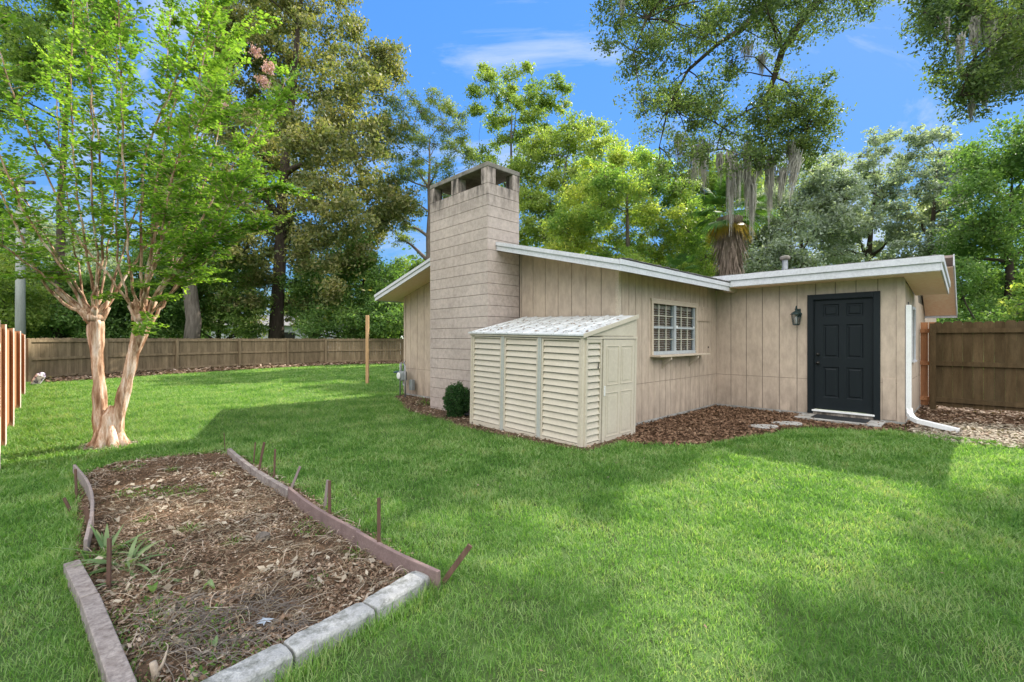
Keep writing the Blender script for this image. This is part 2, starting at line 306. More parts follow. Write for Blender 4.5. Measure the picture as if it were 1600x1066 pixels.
M['rock'] = surf('speckled_stone', [(.12,.09,.16), (.70,.66,.68)], 11, .8, bmp=.6, bscale=30, lo=.44, hi=.52)
M['scrap'] = surf('blue_grey_scrap', [(0.21, 0.252, 0.3), (0.33, 0.372, 0.42)], 20, .6, bmp=.3)
M['bulb_glass'] = surf('lantern_glass', [(.35,.36,.34), (.5,.5,.47)], 9, .15, bmp=.05, spec=.5)

# ------------------------------------------------------------------ ground
me = MB().add([(-260,-120,0),(260,-120,0),(260,400,0),(-260,400,0)], [(0,1,2,3)]).mesh('ground', M['ground'])
g_ = bpy.data.objects.new('lawn_ground', me); C.objects.link(g_); g_['kind'] = 'structure'

# house frame: origin at the inner corner, x along the door wall (towards the camera's right), y away
K = np.array([4.417, 9.843, 0.0]); TH = math.atan2(-.718, .696)
sx = np.array([math.cos(TH), math.sin(TH), 0]); ty = np.array([-math.sin(TH), math.cos(TH), 0])
def H(x, y, z=0.0): return K+x*sx+y*ty+np.array([0,0,z])

def inpoly(x, y, poly):
    poly = np.asarray(poly)[:, :2]; r = np.zeros(x.shape, bool); n = len(poly); j = n-1
    for i in range(n):
        xi, yi = poly[i]; xj, yj = poly[j]
        c = ((yi > y) != (yj > y)) & (x < (xj-xi)*(y-yi)/(yj-yi+1e-12)+xi); r ^= c; j = i
    return r
def patch(name, poly, z, mat, kind='structure'):
    b = MB().add([(p[0], p[1], z) for p in poly], [tuple(range(len(poly)))])
    o = part(name, b, mat); o['kind'] = kind; return o
def smoothpoly(pts, it=2):
    pts = [np.array(p[:2], float) for p in pts]
    for _ in range(it):
        q = []
        for i in range(len(pts)):
            a, b = pts[i], pts[(i+1) % len(pts)]; q += [a*.75+b*.25, a*.25+b*.75]
        pts = q
    return pts
bed_poly = smoothpoly([gp(128,742), gp(190,722), gp(300,712), gp(358,706), gp(460,762), gp(592,850), gp(676,902), gp(575,956), gp(440,1024), gp(330,1085), gp(212,1085), gp(158,975), gp(116,890), gp(122,860), gp(116,780)], 1)
mulch_poly = smoothpoly([gp(985,640), H(.0,-4.2)[:2], gp(975,692), gp(1030,697), gp(1120,697), gp(1178,684), gp(1215,675), gp(1262,668), gp(1400,676), gp(1412,664), H(2.6,.1), H(1.2,.3), H(-.7,.7), H(-.3,-1.2), H(-.1,-2.4), H(-.1,-3.6)], 1)
litter_r = smoothpoly([gp(1408,664), gp(1405,678), gp(1470,682), gp(1530,694), gp(1610,700), gp(1760,700), H(10.5,5.2), H(5,5.6), H(2.6,5.2), H(3.0,2), H(3.1,.0)], 1)
fence_pts = [(-16.2,15.2), (-16.1,18.0), (-15.2,20.6), (-13.85,23.1), (-12.35,25.0), (-10.9,26.6), (-8.9,27.6), (-6.8,28.4), (-4.4,29.2), (-1.9,30.0)]
litter_b = smoothpoly([(p[0]+.0, p[1]+.6) for p in fence_pts] + [(-1.9,27.6), (-6.5,26.6), (-8.6,26.0), (-10.3,24.6), (-11.8,22.6), (-13.0,20.6), (-13.9,18.6), (-14.7,16.4), (-15.3,14.9)], 1)
litter_c = smoothpoly([H(-6.5,-3.7), H(-6.3,-4.25), H(-5.4,-4.5), H(-4.2,-5.15), H(-3.2,-5.25), H(-2.4,-5.25), H(-2.2,-5.42), H(.4,-5.36), H(.5,-5.0), H(.4,-3.7)], 1)
tree_ring = [gp(168,697)[:2]+np.array([.34*math.cos(a)*(1+.2*math.sin(3*a)), .30*math.sin(a)-.02]) for a in np.linspace(0, 2*math.pi, 14)[:-1]]
patch('garden_soil', bed_poly, .008, M['soil'])
patch('mulch_ground', mulch_poly, .008, M['soil_red'])
patch('side_yard_soil', litter_r, .012, M['soil_red'])
patch('fence_line_soil', litter_b, .008, M['soil'])
patch('wall_foot_soil', litter_c, .012, M['soil'])
house_poly = [H(-6.42,-3.81), H(0,-3.81), H(0,0), H(3.09,0), H(3.09,8), H(-6.42,8)]
NOGRASS = [bed_poly, mulch_poly, litter_r, litter_b, house_poly, tree_ring, [H(-2.06,-5.12), H(.3,-5.12), H(.3,-3.8), H(-2.06,-3.8)], litter_c]

# ------------------------------------------------------------------ grass
def vnoise(x, y, s, seed):
    r = np.random.default_rng(seed); T = r.random((64, 64)); x = x*s+100; y = y*s+100
    xi = np.floor(x).astype(int); yi = np.floor(y).astype(int); fx = x-xi; fy = y-yi
    fx = fx*fx*(3-2*fx); fy = fy*fy*(3-2*fy); g = lambda a, b: T[a % 64, b % 64]
    return (g(xi,yi)*(1-fx)+g(xi+1,yi)*fx)*(1-fy)+(g(xi,yi+1)*(1-fx)+g(xi+1,yi+1)*fx)*fy
def grass_blades():
    n = 1050000
    # depth pdf: rho*d
    dg = np.linspace(1.45, 31, 4000); rho = np.where(dg < 3.3, 1., (3.3/dg)**1.72); pdf = rho*dg; cdf = np.cumsum(pdf); cdf /= cdf[-1]
    d = np.interp(rng.random(n), cdf, dg); x = (rng.random(n)*2-1)*(1.22*d+1.2); y = d-.35
    keep = np.ones(n, bool); d = np.maximum(d-.35, 1.0)
    jx = x+rng.normal(0, .035, n); jy = y+rng.normal(0, .035, n)
    for p in NOGRASS: keep &= ~inpoly(jx, jy, p)
    keep &= vnoise(x, y, 2.3, 5)*.45+vnoise(x, y, 14, 6)*.65 > .13
    x, y, d = x[keep], y[keep], d[keep]; n = len(x)
    sc = np.maximum(d/3.0, .8); wd = .0024*sc*rng.uniform(.7, 1.3, n)
    hh = (.024+.018*np.minimum(sc, 2.2))*rng.uniform(.35, 1.2, n)*(.5+.35*vnoise(x, y, 1.3, 9)+.75*vnoise(x, y, 11, 19)**1.5)
    a = rng.random(n)*2*math.pi; ln = rng.uniform(.2, 1.7, n)*hh
    dx, dy = np.cos(a)*ln, np.sin(a)*ln; b = a+math.pi/2+rng.normal(0, .6, n); wx, wy = np.cos(b)*wd, np.sin(b)*wd
    segs = [(gp(358,712),gp(452,780)),(gp(452,782),gp(560,855)),(gp(558,856),gp(692,930)),(gp(690,925),gp(560,1000)),(gp(560,1000),gp(430,1085)),(gp(98,880),gp(160,985)),(gp(158,985),gp(190,1085)),(gp(108,745),gp(118,870)),(gp(128,742),gp(300,712)),(gp(300,712),gp(356,706)),
        (H(-2.15,-5.2),H(.34,-5.2)),(H(.36,-5.2),H(.36,-4.0)),(gp(1110,700),gp(1180,686)),(gp(1180,686),gp(1400,680)),(gp(1400,680),gp(1560,697))]
    ex, ey = [], []
    for a_, b_ in segs:
        m = int(np.linalg.norm(b_-a_)*700); t = rng.random(m); ex.append(a_[0]+(b_[0]-a_[0])*t+rng.normal(0,.03,m)); ey.append(a_[1]+(b_[1]-a_[1])*t+rng.normal(0,.03,m))
    ex = np.concatenate(ex); ey = np.concatenate(ey); kk = np.ones(len(ex), bool)
    for p in NOGRASS: kk &= ~inpoly(ex+rng.normal(0,.02,len(ex)), ey+rng.normal(0,.02,len(ex)), p)
    ex, ey = ex[kk], ey[kk]; m = len(ex); aa = rng.random(m)*6.283; eh = rng.uniform(.03,.095,m); el = eh*rng.uniform(.2,1.1,m); ew = .0026*np.maximum(ey/3,.8); bb = aa+math.pi/2
    x = np.concatenate([x,ex]); y = np.concatenate([y,ey]); d = np.concatenate([d,ey]); hh = np.concatenate([hh,eh]); dx = np.concatenate([dx,np.cos(aa)*el]); dy = np.concatenate([dy,np.sin(aa)*el])
    wx = np.concatenate([wx,np.cos(bb)*ew]); wy = np.concatenate([wy,np.sin(bb)*ew]); n = len(x)
    near = d < 6.5
    V = []; Fs4 = []; Fs3 = []
    i = np.where(near)[0]; k = len(i); z0 = np.full(k, -.004)
    A = np.stack([x[i]-wx[i], y[i]-wy[i], z0], 1); B = np.stack([x[i]+wx[i], y[i]+wy[i], z0], 1)
    C1 = np.stack([x[i]+wx[i]*.8+dx[i]*.35, y[i]+wy[i]*.8+dy[i]*.35, hh[i]*.6], 1); D1 = np.stack([x[i]-wx[i]*.8+dx[i]*.35, y[i]-wy[i]*.8+dy[i]*.35, hh[i]*.6], 1)
    T = np.stack([x[i]+dx[i], y[i]+dy[i], hh[i]*.92], 1)
    V.append(np.stack([A,B,C1,D1,T], 1).reshape(-1, 3)); base = np.arange(k)[:, None]*5
    f4 = base+np.array([0,1,2,3]); f3 = base+np.array([3,2,4])
    i = np.where(~near)[0]; k2 = len(i); z0 = np.full(k2, -.004)
    A = np.stack([x[i]-wx[i], y[i]-wy[i], z0], 1); B = np.stack([x[i]+wx[i], y[i]+wy[i], z0], 1); T = np.stack([x[i]+dx[i], y[i]+dy[i], hh[i]*.9], 1)
    V.append(np.stack([A,B,T], 1).reshape(-1, 3)); f3b = k*5+np.arange(k2)[:, None]*3+np.array([0,1,2])
    me = make_mesh('grass', np.concatenate(V), [f4, f3, f3b], M['grass'])
    o = bpy.data.objects.new('lawn_grass', me); C.objects.link(o); props(o, 'short mown green lawn grass covering the back yard', 'grass', kind='stuff')
grass_blades()

# ------------------------------------------------------------------ flakes, strands
def flakes(name, poly, n, size, mat, z=.015, label=None, cat=None, curl=.5, thick=.03, asp=.5, parent=None, keepf=None):
    poly = np.asarray([p[:2] for p in poly]); lo = poly.min(0); hi = poly.max(0); X = []; 
    k = 0
    pts = []
    while k < n:
        q = rng.random((n*2, 2))*(hi-lo)+lo; q = q[inpoly(q[:,0]+rng.normal(0,.03,len(q)), q[:,1]+rng.normal(0,.03,len(q)), poly)]
        if keepf is not None: q = q[keepf(q)]
        pts.append(q); k += len(q)
    q = np.concatenate(pts)[:n]
    c = np.column_stack([q, z+np.abs(rng.normal(0, thick, n))])
    s = size*rng.uniform(.5, 1.4, n)[:, None]; a = rng.random(n)*2*math.pi
    tl = rng.normal(0, curl, n); u = np.column_stack([np.cos(a), np.sin(a), tl]); u /= np.linalg.norm(u, axis=1)[:, None]
    v = np.column_stack([-np.sin(a), np.cos(a), rng.normal(0, curl, n)]); v /= np.linalg.norm(v, axis=1)[:, None]
    w_ = asp*rng.uniform(.6, 1.3, n)[:, None]
    V = np.stack([c-u*s/2, c+v*s*w_/2+u*s*.08, c+u*s/2, c-v*s*w_/2+u*s*.08], 1).reshape(-1, 3)
    V[:, 2] = np.maximum(V[:, 2], z*.8)
    me = make_mesh(name, V, [np.arange(n)[:, None]*4+np.array([0,1,2,3])], mat)
    o = bpy.data.objects.new(name, me); C.objects.link(o)
    if parent: o.parent = parent
    if label: props(o, label, cat, kind='stuff')
    return o
def strands(name, poly, n, length, mat, z, width=.0016, label=None, cat=None):
    poly = np.asarray([p[:2] for p in poly]); lo = poly.min(0); hi = poly.max(0)
    q = rng.random((n*3, 2))*(hi-lo)+lo; q = q[inpoly(q[:,0], q[:,1], poly)][:n]; n = len(q)
    seg = 6; a = rng.normal(.3, 1.0, n); cur = rng.normal(0, .16, n); Ls = length*rng.uniform(.4, 1.5, n)
    p = np.column_stack([q, z+rng.random(n)*.02]); Vs = []
    hz = rng.uniform(.0, .05, n)
    for i in range(seg+1):
        tt = i/seg; nx = np.column_stack([-np.sin(a), np.cos(a), np.zeros(n)])
        pz = p.copy(); pz[:, 2] = p[:, 2]+hz*math.sin(math.pi*tt)
        wv = width*rng.uniform(.7, 1.3)
        Vs.append(pz-nx*wv); Vs.append(pz+nx*wv+np.array([0,0,.0012]))
        p = p+np.column_stack([np.cos(a), np.sin(a), np.zeros(n)])*(Ls/seg)[:, None]; a = a+cur+rng.normal(0, .12, n)
    V = np.stack(Vs, 1).reshape(-1, 3); st = (seg+1)*2
    fs = np.concatenate([np.arange(n)[:, None]*st+np.array([2*i, 2*i+1, 2*i+3, 2*i+2]) for i in range(seg)])
    o = bpy.data.objects.new(name, make_mesh(name, V, [fs], mat)); C.objects.link(o)
    if label: props(o, label, cat, kind='stuff')
    return o
flakes('dead_leaves', bed_poly, 21000, .025, M['litter'], keepf=lambda q: (vnoise(q[:,0], q[:,1], 3.2, 31)*.6+vnoise(q[:,0], q[:,1], 9, 32)*.5+rng.normal(0,.07,len(q))) > .50, label='dead leaves and bark bits lying over the raised garden bed', cat='dead leaves', thick=.012, curl=.35)
flakes('pale_leaves', bed_poly, 700, .055, M['chips_pale'], label='larger pale grey dry leaves strewn on the garden bed', cat='dead leaves', thick=.012, curl=.3, asp=.6, keepf=lambda q: vnoise(q[:,0], q[:,1], 2.0, 41) > .45)
flakes('wood_mulch', bed_poly, 20000, .017, M['litter_red'], label='fine reddish wood mulch crumbs in the raised garden bed', cat='mulch', thick=.008, curl=.4)
strands('dry_straw', [gp(140,790), gp(420,760), gp(640,905), gp(420,1010), gp(200,1060), gp(170,960)], 1300, .11, M['straw'], .018, .0008, 'thin dry straw and dead vine strands tangled over the garden bed', 'straw')
strands('dead_vines', [gp(200,960), gp(420,935), gp(480,985), gp(330,1055), gp(220,1050)], 260, .22, M['stick'], .016, .0012, 'grey dead vine tangle at the near end of the garden bed', 'dead vines')
flakes('brown_leaf_mulch', mulch_poly, 15000, .055, M['litter_red'], label='reddish brown leaf mulch in the inner corner beside the door', cat='mulch', thick=.012, curl=.4)
flakes('side_leaf_litter', litter_r, 9000, .07, M['litter'], label='brown leaf litter along the right fence beside the house', cat='leaf litter', thick=.014, curl=.35)
flakes('pale_wood_chips', smoothpoly([gp(1415,672), gp(1480,662), gp(1640,670), gp(1760,690), gp(1700,706), gp(1540,700), gp(1440,686)], 1), 6000, .055, M['chips_pale'], z=.02, label='pale sunlit wood chips and dry stems at the lawn edge right of the downspout', cat='wood chips', thick=.012, curl=.3)
flakes('fence_line_litter', litter_b, 8000, .15, M['litter'], label='brown leaf litter heaped along the foot of the back fence', cat='leaf litter', thick=.05, curl=.4)
flakes('wall_foot_litter', litter_c, 3500, .05, M['litter'], z=.016, label='dead leaves gathered at the foot of chimney and shed', cat='leaf litter', thick=.012, curl=.4)
flakes('bed_weeds', bed_poly, 2600, .022, M['lf_weed'], z=.02, label='tiny green weeds sprouting in patches through the garden bed', cat='weeds', thick=.014, curl=.8, keepf=lambda q: vnoise(q[:,0], q[:,1], 2.6, 77) > .74)
flakes('lawn_leaves', [(-5,1.6),(5,1.6),(9,6),(3,7),(-1,5.5),(-2.9,5),(-.4,2.6),(-2,1.7)], 80, .028, M['litter'], z=.022, label='few dead leaves scattered over the mown lawn', cat='fallen leaves', thick=.008, curl=.3)
strands('bed_twigs', bed_poly, 260, .15, M['stick_pale'], .018, .0016, 'short grey twigs strewn over the garden bed', 'twigs')
flakes('root_mulch', tree_ring, 900, .035, M['chips_pale'], label='pale bark shreds round the foot of the crape myrtle', cat='bark shreds', thick=.01, curl=.3)

# ------------------------------------------------------------------ HOUSE
house = root('house', 'beige panelled single storey house with tall block chimney and black door', 'house', tuple(K), TH)
GY = -3.81          # gable wall plane
def siding_x(b, x0, x1, y, zb, ztf, sgn, pitch=.305, gap=.012, x_off=0, holes=()):
    """boards on a wall running along x at plane y; sgn -1 = facing -y"""
    xs = [x0]; k = math.ceil((x0-x_off)/pitch+1e-6)
    while x_off+k*pitch < x1-.02: xs.append(x_off+k*pitch); k += 1
    xs.append(x1)
    for a, c in zip(xs[:-1], xs[1:]):
        a2 = a+gap/2 if a > x0 else a; c2 = c-gap/2 if c < x1 else c
        for (z0, z1a, z1c) in ((zb, .695, .695), (.702, ztf(a2), ztf(c2))):
            segs = [(z0, None)]
            hs_ = [h for h in holes if h[0] < c2-.001 and h[1] > a2+.001]
            spans = [(a2, c2, z0, z1a, z1c)]
            for (h0, h1, hz0, hz1) in hs_:
                ns = []
                for (p, q, u, va, vc) in spans:
                    if hz1 <= u or hz0 >= max(va, vc) or h0 >= q or h1 <= p: ns.append((p,q,u,va,vc)); continue
                    lp = lambda x: va+(vc-va)*((x-p)/(q-p))
                    if h0 > p+.004: ns.append((p,h0,u,va,lp(h0)))
                    if h1 < q-.004: ns.append((h1,q,u,lp(h1),vc))
                    m0, m1 = max(p,h0), min(q,h1)
                    if hz0 > u+.004: ns.append((m0,m1,u,min(hz0,lp(m0)),min(hz0,lp(m1))))
                    if hz1 < min(lp(m0),lp(m1))-.004: ns.append((m0,m1,hz1,lp(m0),lp(m1)))
                spans = ns
            for (p, q, u, va, vc) in spans:
                ya, yb = (y, y+.012) if sgn < 0 else (y-.012, y)
                b.hexa([(p,ya,u),(q,ya,u),(q,yb,u),(p,yb,u),(p,ya,va),(q,ya,vc),(q,yb,vc),(p,yb,va)])
EAVE = 2.59; SL = .25; TK = .15
def roofz(x): return EAVE+SL*(3.6-abs(x+3.21))
ztop = lambda x: roofz(x)-TK
# gable wall
b = MB(); siding_x(b, -6.42, 0, GY, .06, ztop, -1, x_off=-.02, holes=[(-4.03,-2.2,-1,9)])
wg = part('wall', b, M['siding'], house)
b = MB(); b.prism([(-6.40,-.1),(-.02,-.1),(-.02,ztop(-.02)-.01),(-3.21,ztop(-3.21)-.01),(-6.40,ztop(-6.4)-.01)], (GY+.012,GY+.10), 'y'); part('wall_backing', b, M['mortar'], house)
# door wall
DW0, DW1 = 0, 3.087
SOF = 2.50
DX0, DX1, DZ0, DZ1 = 1.805, 2.675, .145, 2.175    # door leaf
FR = .105
b = MB(); siding_x(b, DW0+.002, DW1, 0, .06, lambda x: SOF, -1, x_off=.0, holes=[(DX0-FR,DX1+FR,-1,DZ1+FR)])
part('wall', b, M['siding'], house)
b = MB(); b.box(0.01,DX0-.02,.012,.10,-.1,SOF); b.box(DX1+.02,DW1-.02,.012,.10,-.1,SOF); b.box(DX0-.02,DX1+.02,.012,.10,DZ1+.02,SOF); part('wall_backing', b, M['mortar'], house)
# window wall: along y, facing +x ; build in (x'= y) coordinates then swap
WY0, WY1, WZ0, WZ1 = -2.80, -.99, 1.17, 2.13
b = MB(); siding_x(b, GY+.002, -.002, 0, .06, lambda y: roofz(0)-TK, 1, x_off=-.02, pitch=.205, holes=[(WY0,WY1,WZ0,WZ1)])
b.v = [v[:, [1,0,2]] for v in b.v]; b.f = [f[::-1] for f in b.f]
part('wall', b, M['siding'], house)
b = MB(); b.box(-.10,-.012,GY+.105,WY0,-.1,roofz(0)-TK); b.box(-.10,-.012,WY1,-.004,-.1,roofz(0)-TK); b.box(-.10,-.012,WY0,WY1,-.1,WZ0); b.box(-.10,-.012,WY0,WY1,WZ1,roofz(0)-TK); part('wall_backing', b, M['mortar'], house)
# right side wall of wing (faces +x), left side and back walls
SW0, SW1 = 1.05, 1.62
b = MB(); siding_x(b, .014, 7.9, DW1-.0, .06, lambda y: 2.42 if y < 2.3 else 2.2, 1, x_off=.1, holes=[(SW0,SW1,1.05,2.05)])
b.v = [v[:, [1,0,2]] for v in b.v]; b.f = [f[::-1] for f in b.f]; part('wall', b, M['siding'], house)
b = MB(); b.box(DW1-.1,DW1-.014,.105,SW0,-.1,2.40); b.box(DW1-.1,DW1-.014,SW1,7.9,-.1,2.40); b.box(DW1-.1,DW1-.014,SW0,SW1,-.1,1.05); b.box(DW1-.1,DW1-.014,SW0,SW1,2.05,2.40); part('wall_backing', b, M['mortar'], house)
b = MB(); b.box(-6.3,3.0,7.8,7.9,-.1,2.3); part('wall', b, M['siding'], house)
b = MB(); b.box(-6.40,-6.32,GY+.11,7.9,-.1,2.4); part('wall', b, M['siding'], house)
# corner boards & trims
b = MB(); b.box(-.045,.016,GY-.016,GY-.002,.05,roofz(0)-TK); b.box(.002,.016,GY-.002,GY+.06,.05,roofz(0)-TK)
part('corner_board', b, M['trim_beige'], house, bevel=.002)
b = MB(); b.box(DW1-.09,DW1+.016,-.016,-.002,.05,SOF); b.box(DW1+.002,DW1+.016,-.002,.09,.05,2.45); part('corner_board', b, M['siding'], house, bevel=.002)
b = MB(); b.box(-6.435,-6.35,GY-.016,GY-.002,.05,ztop(-6.42)); part('corner_board', b, M['siding'], house, bevel=.002)
# panel patch right of door (lower)
b = MB(); b.box(DX1+FR+.03,DW1-.10,-.013,-.002,.07,.78); part('patch_panel', b, M['siding'], house, bevel=.003)
# foundation
b = MB(); b.box(-6.40,-.0,GY+.003,GY+.2,-.1,.058); b.box(-.2,.002,GY+.0,-.0,-.1,.0575); b.box(0,DX0-FR,-.001,.2,-.1,.058); b.box(DX1+FR,DW1+.004,-.02,.2,-.1,.058); b.box(DW1-.2,DW1+.004,.2,7.9,-.1,.056); part('foundation', b, M['concrete'], house)
# interior dark room behind windows
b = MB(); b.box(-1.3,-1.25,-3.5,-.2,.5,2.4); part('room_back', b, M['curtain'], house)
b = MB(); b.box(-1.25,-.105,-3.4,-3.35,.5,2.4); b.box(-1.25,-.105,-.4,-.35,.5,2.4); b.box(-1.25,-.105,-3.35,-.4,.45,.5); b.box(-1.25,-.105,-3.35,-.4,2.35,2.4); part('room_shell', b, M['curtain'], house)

# --- chimney
CX0, CX1, CY0, CY1, CT = -4.03, -2.2, -4.627, -3.83, 4.28
ch = MB(); ch.box(CX0+.012,CX1-.012,CY0+.012,CY1,-.1,CT-.02); chim = part('chimney', ch, M['mortar'], house)
b = MB(); z = .0; ci = 0
zs = []
z = CT
while z > 0.02: zs.append(z); z -= .2015
zs.append(-.08)
bow = lambda x: 0
for k in range(len(zs)-1):
    z1, z0 = zs[k], zs[k+1]; g = .0042
    off = .2 if k % 2 else 0
    xs = [CX0]+[x for x in np.arange(CX0+.2+off-.0, CX1-.1, .405)]+[CX1]
    for a, c in zip(xs[:-1], xs[1:]):
        b.box(a+(.0005 if a > CX0 else 0), c-(.0005 if c < CX1 else 0), CY0, CY0+.02, z0+g, z1-g)
    ys = [CY0+.021]+[y for y in np.arange(CY0+.2+(.2 if k % 2 == 0 else 0), CY1-.1, .405)]+[CY1]
    for a, c in zip(ys[:-1], ys[1:]):
        b.box(CX1-.02, CX1, a+.0005, c-.0005, z0+g, z1-g); b.box(CX0, CX0+.02, a+.0005, c-.0005, z0+g, z1-g)
    b.box(CX0+.021, CX1-.021, CY1+.001, CY1+.013, z0+g, z1-g)
part('block_courses', b, M['block'], chim)
for (x0, x1) in ((CX0,-3.87), (-3.30,-3.07), (-2.39,CX1)):
    for (y0, y1) in ((CY0,CY0+.19), (CY1-.17,CY1+.013)):
        b = MB(); b.box(x0,x1,y0,y1,CT+.003,4.57); part('cap_pillar', b, M['block'], chim, bevel=.003)
b = MB(); b.prism([(CX0-.006,CY0-.008),(CX1+.008,CY0-.008),(CX1+.008,CY1+.02),(CX0-.006,CY1+.02)], (4.573,4.66), 'z'); part('cap_slab', b, M['cap'], chim, bevel=.012)
b = MB(); b.box(CX0+.02,CX1-.02,CY0+.02,CY1,CT-.018,CT+.001); b.box(-3.6,-3.5,CY0+.25,CY1-.2,CT+.002,4.50); b.box(-2.9,-2.8,CY0+.25,CY1-.2,CT+.002,4.42); part('flue', b, M['soot'], chim)

# --- roofs
def slab_roof(b, x0, x1, y0, y1, tk=.045):
    b.hexa([(x0,y0,roofz(x0)-tk),(x1,y0,roofz(x1)-tk),(x1,y1,roofz(x1)-tk),(x0,y1,roofz(x0)-tk),(x0,y0,roofz(x0)),(x1,y0,roofz(x1)),(x1,y1,roofz(x1)),(x0,y1,roofz(x0))])
RY0 = GY-.59
b = MB()
slab_roof(b, CX1+.004, .40, RY0+.005, 7.95); slab_roof(b, -3.21, CX1+.002, CY1+.02, 7.95)
slab_roof(b, CX0-.004-.0, -3.212, CY1+.02, 7.95); slab_roof(b, -6.82, CX0-.006, RY0+.005, 7.95)
roof = part('roof', b, M['shingle'], house)
# soffit under overhangs
b = MB()
def sof(x0, x1, y0, y1, d=.05, t=.012):
    b.hexa([(x0,y0,roofz(x0)-d-t),(x1,y0,roofz(x1)-d-t),(x1,y1,roofz(x1)-d-t),(x0,y1,roofz(x0)-d-t),(x0,y0,roofz(x0)-d),(x1,y0,roofz(x1)-d),(x1,y1,roofz(x1)-d),(x0,y1,roofz(x0)-d)])
sof(CX1+.006, .38, RY0+.02, GY-.0, .135); sof(-6.80, CX0-.008, RY0+.02, GY-.0, .135)
sof(.017, .38, GY+.004, -.42, .135)
sof(-6.80, -6.44, GY+.004, 7.9, .135)
part('soffit', b, M['soffit'], roof)
# rake fascia (two layers) and eave fascia
def rake(x0, x1, y, hh, dz, th):
    b.hexa([(x0,y-th,roofz(x0)-dz-hh),(x1,y-th,roofz(x1)-dz-hh),(x1,y,roofz(x1)-dz-hh),(x0,y,roofz(x0)-dz-hh),(x0,y-th,roofz(x0)-dz),(x1,y-th,roofz(x1)-dz),(x1,y,roofz(x1)-dz),(x0,y,roofz(x0)-dz)])
b = MB(); rake(CX1+.004,.40,RY0,.150,.008,.02); rake(CX1+.004,.42,RY0-.022,.065,.003,.02); part('rake_board', b, M['white_trim'], roof)
b = MB(); rake(-6.82,CX0-.006,RY0,.150,.008,.02); rake(-6.84,CX0-.006,RY0-.022,.065,.003,.02); part('rake_board', b, M['white_trim'], roof)
b = MB(); b.box(.402,.422,RY0-.02,-.405,EAVE-.165,EAVE-.006); b.box(.424,.438,RY0-.04,-.41,EAVE-.075,EAVE-.002); part('eave_board', b, M['white_trim'], roof)
b = MB(); b.box(-6.842,-6.822,RY0-.02,7.9,EAVE-.165,EAVE-.006); part('eave_board', b, M['white_trim'], roof)
# ragged shingle/debris lip on the eave edge
b = MB()
yy = RY0+.02
while yy < -.42:
    l = random.uniform(.02, .09); h = random.uniform(.004, .022)
    b.box(.33, .442+random.uniform(0,.012), yy, min(yy+l, -.42), EAVE+.002+.01, EAVE+.012+h); yy += l+random.uniform(0,.01)
part('shingle_edge', b, M['shingle'], roof)
# --- wing roof (low slope, falls to the back)
WX1 = DW1+.464; wz = lambda y: 2.745-.105*(y+.4)
b = MB(); b.hexa([(-.30,-.395,wz(-.4)-.06),(WX1,-.395,wz(-.4)-.06),(WX1,1.75,wz(1.75)-.06),(-.30,1.75,wz(1.75)-.06),(-.30,-.395,wz(-.4)),(WX1,-.395,wz(-.4)),(WX1,1.75,wz(1.75)),(-.30,1.75,wz(1.75))])
wr = part('wing_roof', b, M['shingle'], house)
b = MB(); b.box(-.15,WX1,-.42,-.398,2.508,2.70); b.box(-.15,WX1+.02,-.446,-.422,2.635,2.742)
part('eave_board', b, M['white_trim'], wr)
b = MB()
for (x0, x1, d0, d1) in ((WX1+.002,WX1+.02,.235,.02), (WX1+.022,WX1+.04,.11,.004)):
    b.hexa([(x0,-.42,wz(-.4)-d0),(x1,-.42,wz(-.4)-d0),(x1,1.75,wz(1.75)-d0),(x0,1.75,wz(1.75)-d0),(x0,-.42,wz(-.4)-d1),(x1,-.42,wz(-.4)-d1),(x1,1.75,wz(1.75)-d1),(x0,1.75,wz(1.75)-d1)])
part('rake_board', b, M['white_trim'], wr)
b = MB(); b.box(.425,DW1+.015,-.395,-.004,2.495,2.507)
b.hexa([(DW1+.017,-.395,2.495),(WX1-.0,-.395,2.495),(WX1,1.7,2.29),(DW1+.017,1.7,2.29),(DW1+.017,-.395,2.507),(WX1,-.395,2.507),(WX1,1.7,2.302),(DW1+.017,1.7,2.302)])
part('soffit', b, M['soffit'], wr)
b = MB(); b.box(.30,.424,-.40,-.0,2.42,2.508); part('soffit_return', b, M['trim_beige'], wr)
# grime lip along the wing roof edge
b = MB(); xx = -.1
while xx < WX1-.05:
    l = random.uniform(.03,.14); b.box(xx, xx+l, -.44, -.39, 2.7445, 2.7465+random.uniform(0,.010)); xx += l+random.uniform(0,.02)
part('shingle_edge', b, M['shingle'], wr)
# --- rear gable roof end seen past the wing
b = MB(); bz = lambda y: 3.12-.66*(y-2.55)
b.hexa([(2.3,2.55,bz(2.55)-.05),(3.60,2.55,bz(2.55)-.05),(3.60,4.0,bz(4.0)-.05),(2.3,4.0,bz(4.0)-.05),(2.3,2.55,bz(2.55)),(3.60,2.55,bz(2.55)),(3.60,4.0,bz(4.0)),(2.3,4.0,bz(4.0))])
rr = part('rear_roof', b, M['shingle_pink'], house)
b = MB(); b.hexa([(3.602,2.50,bz(2.55)-.22),(3.622,2.50,bz(2.55)-.22),(3.622,4.0,bz(4.0)-.22),(3.602,4.0,bz(4.0)-.22),(3.602,2.50,bz(2.55)+.01),(3.622,2.50,bz(2.55)+.01),(3.622,4.0,bz(4.0)+.01),(3.602,4.0,bz(4.0)+.01)])
b.box(2.3,3.622,4.002,4.03,bz(4.0)-.24,bz(4.0)+.01); part('rake_board', b, M['white_trim'], rr)
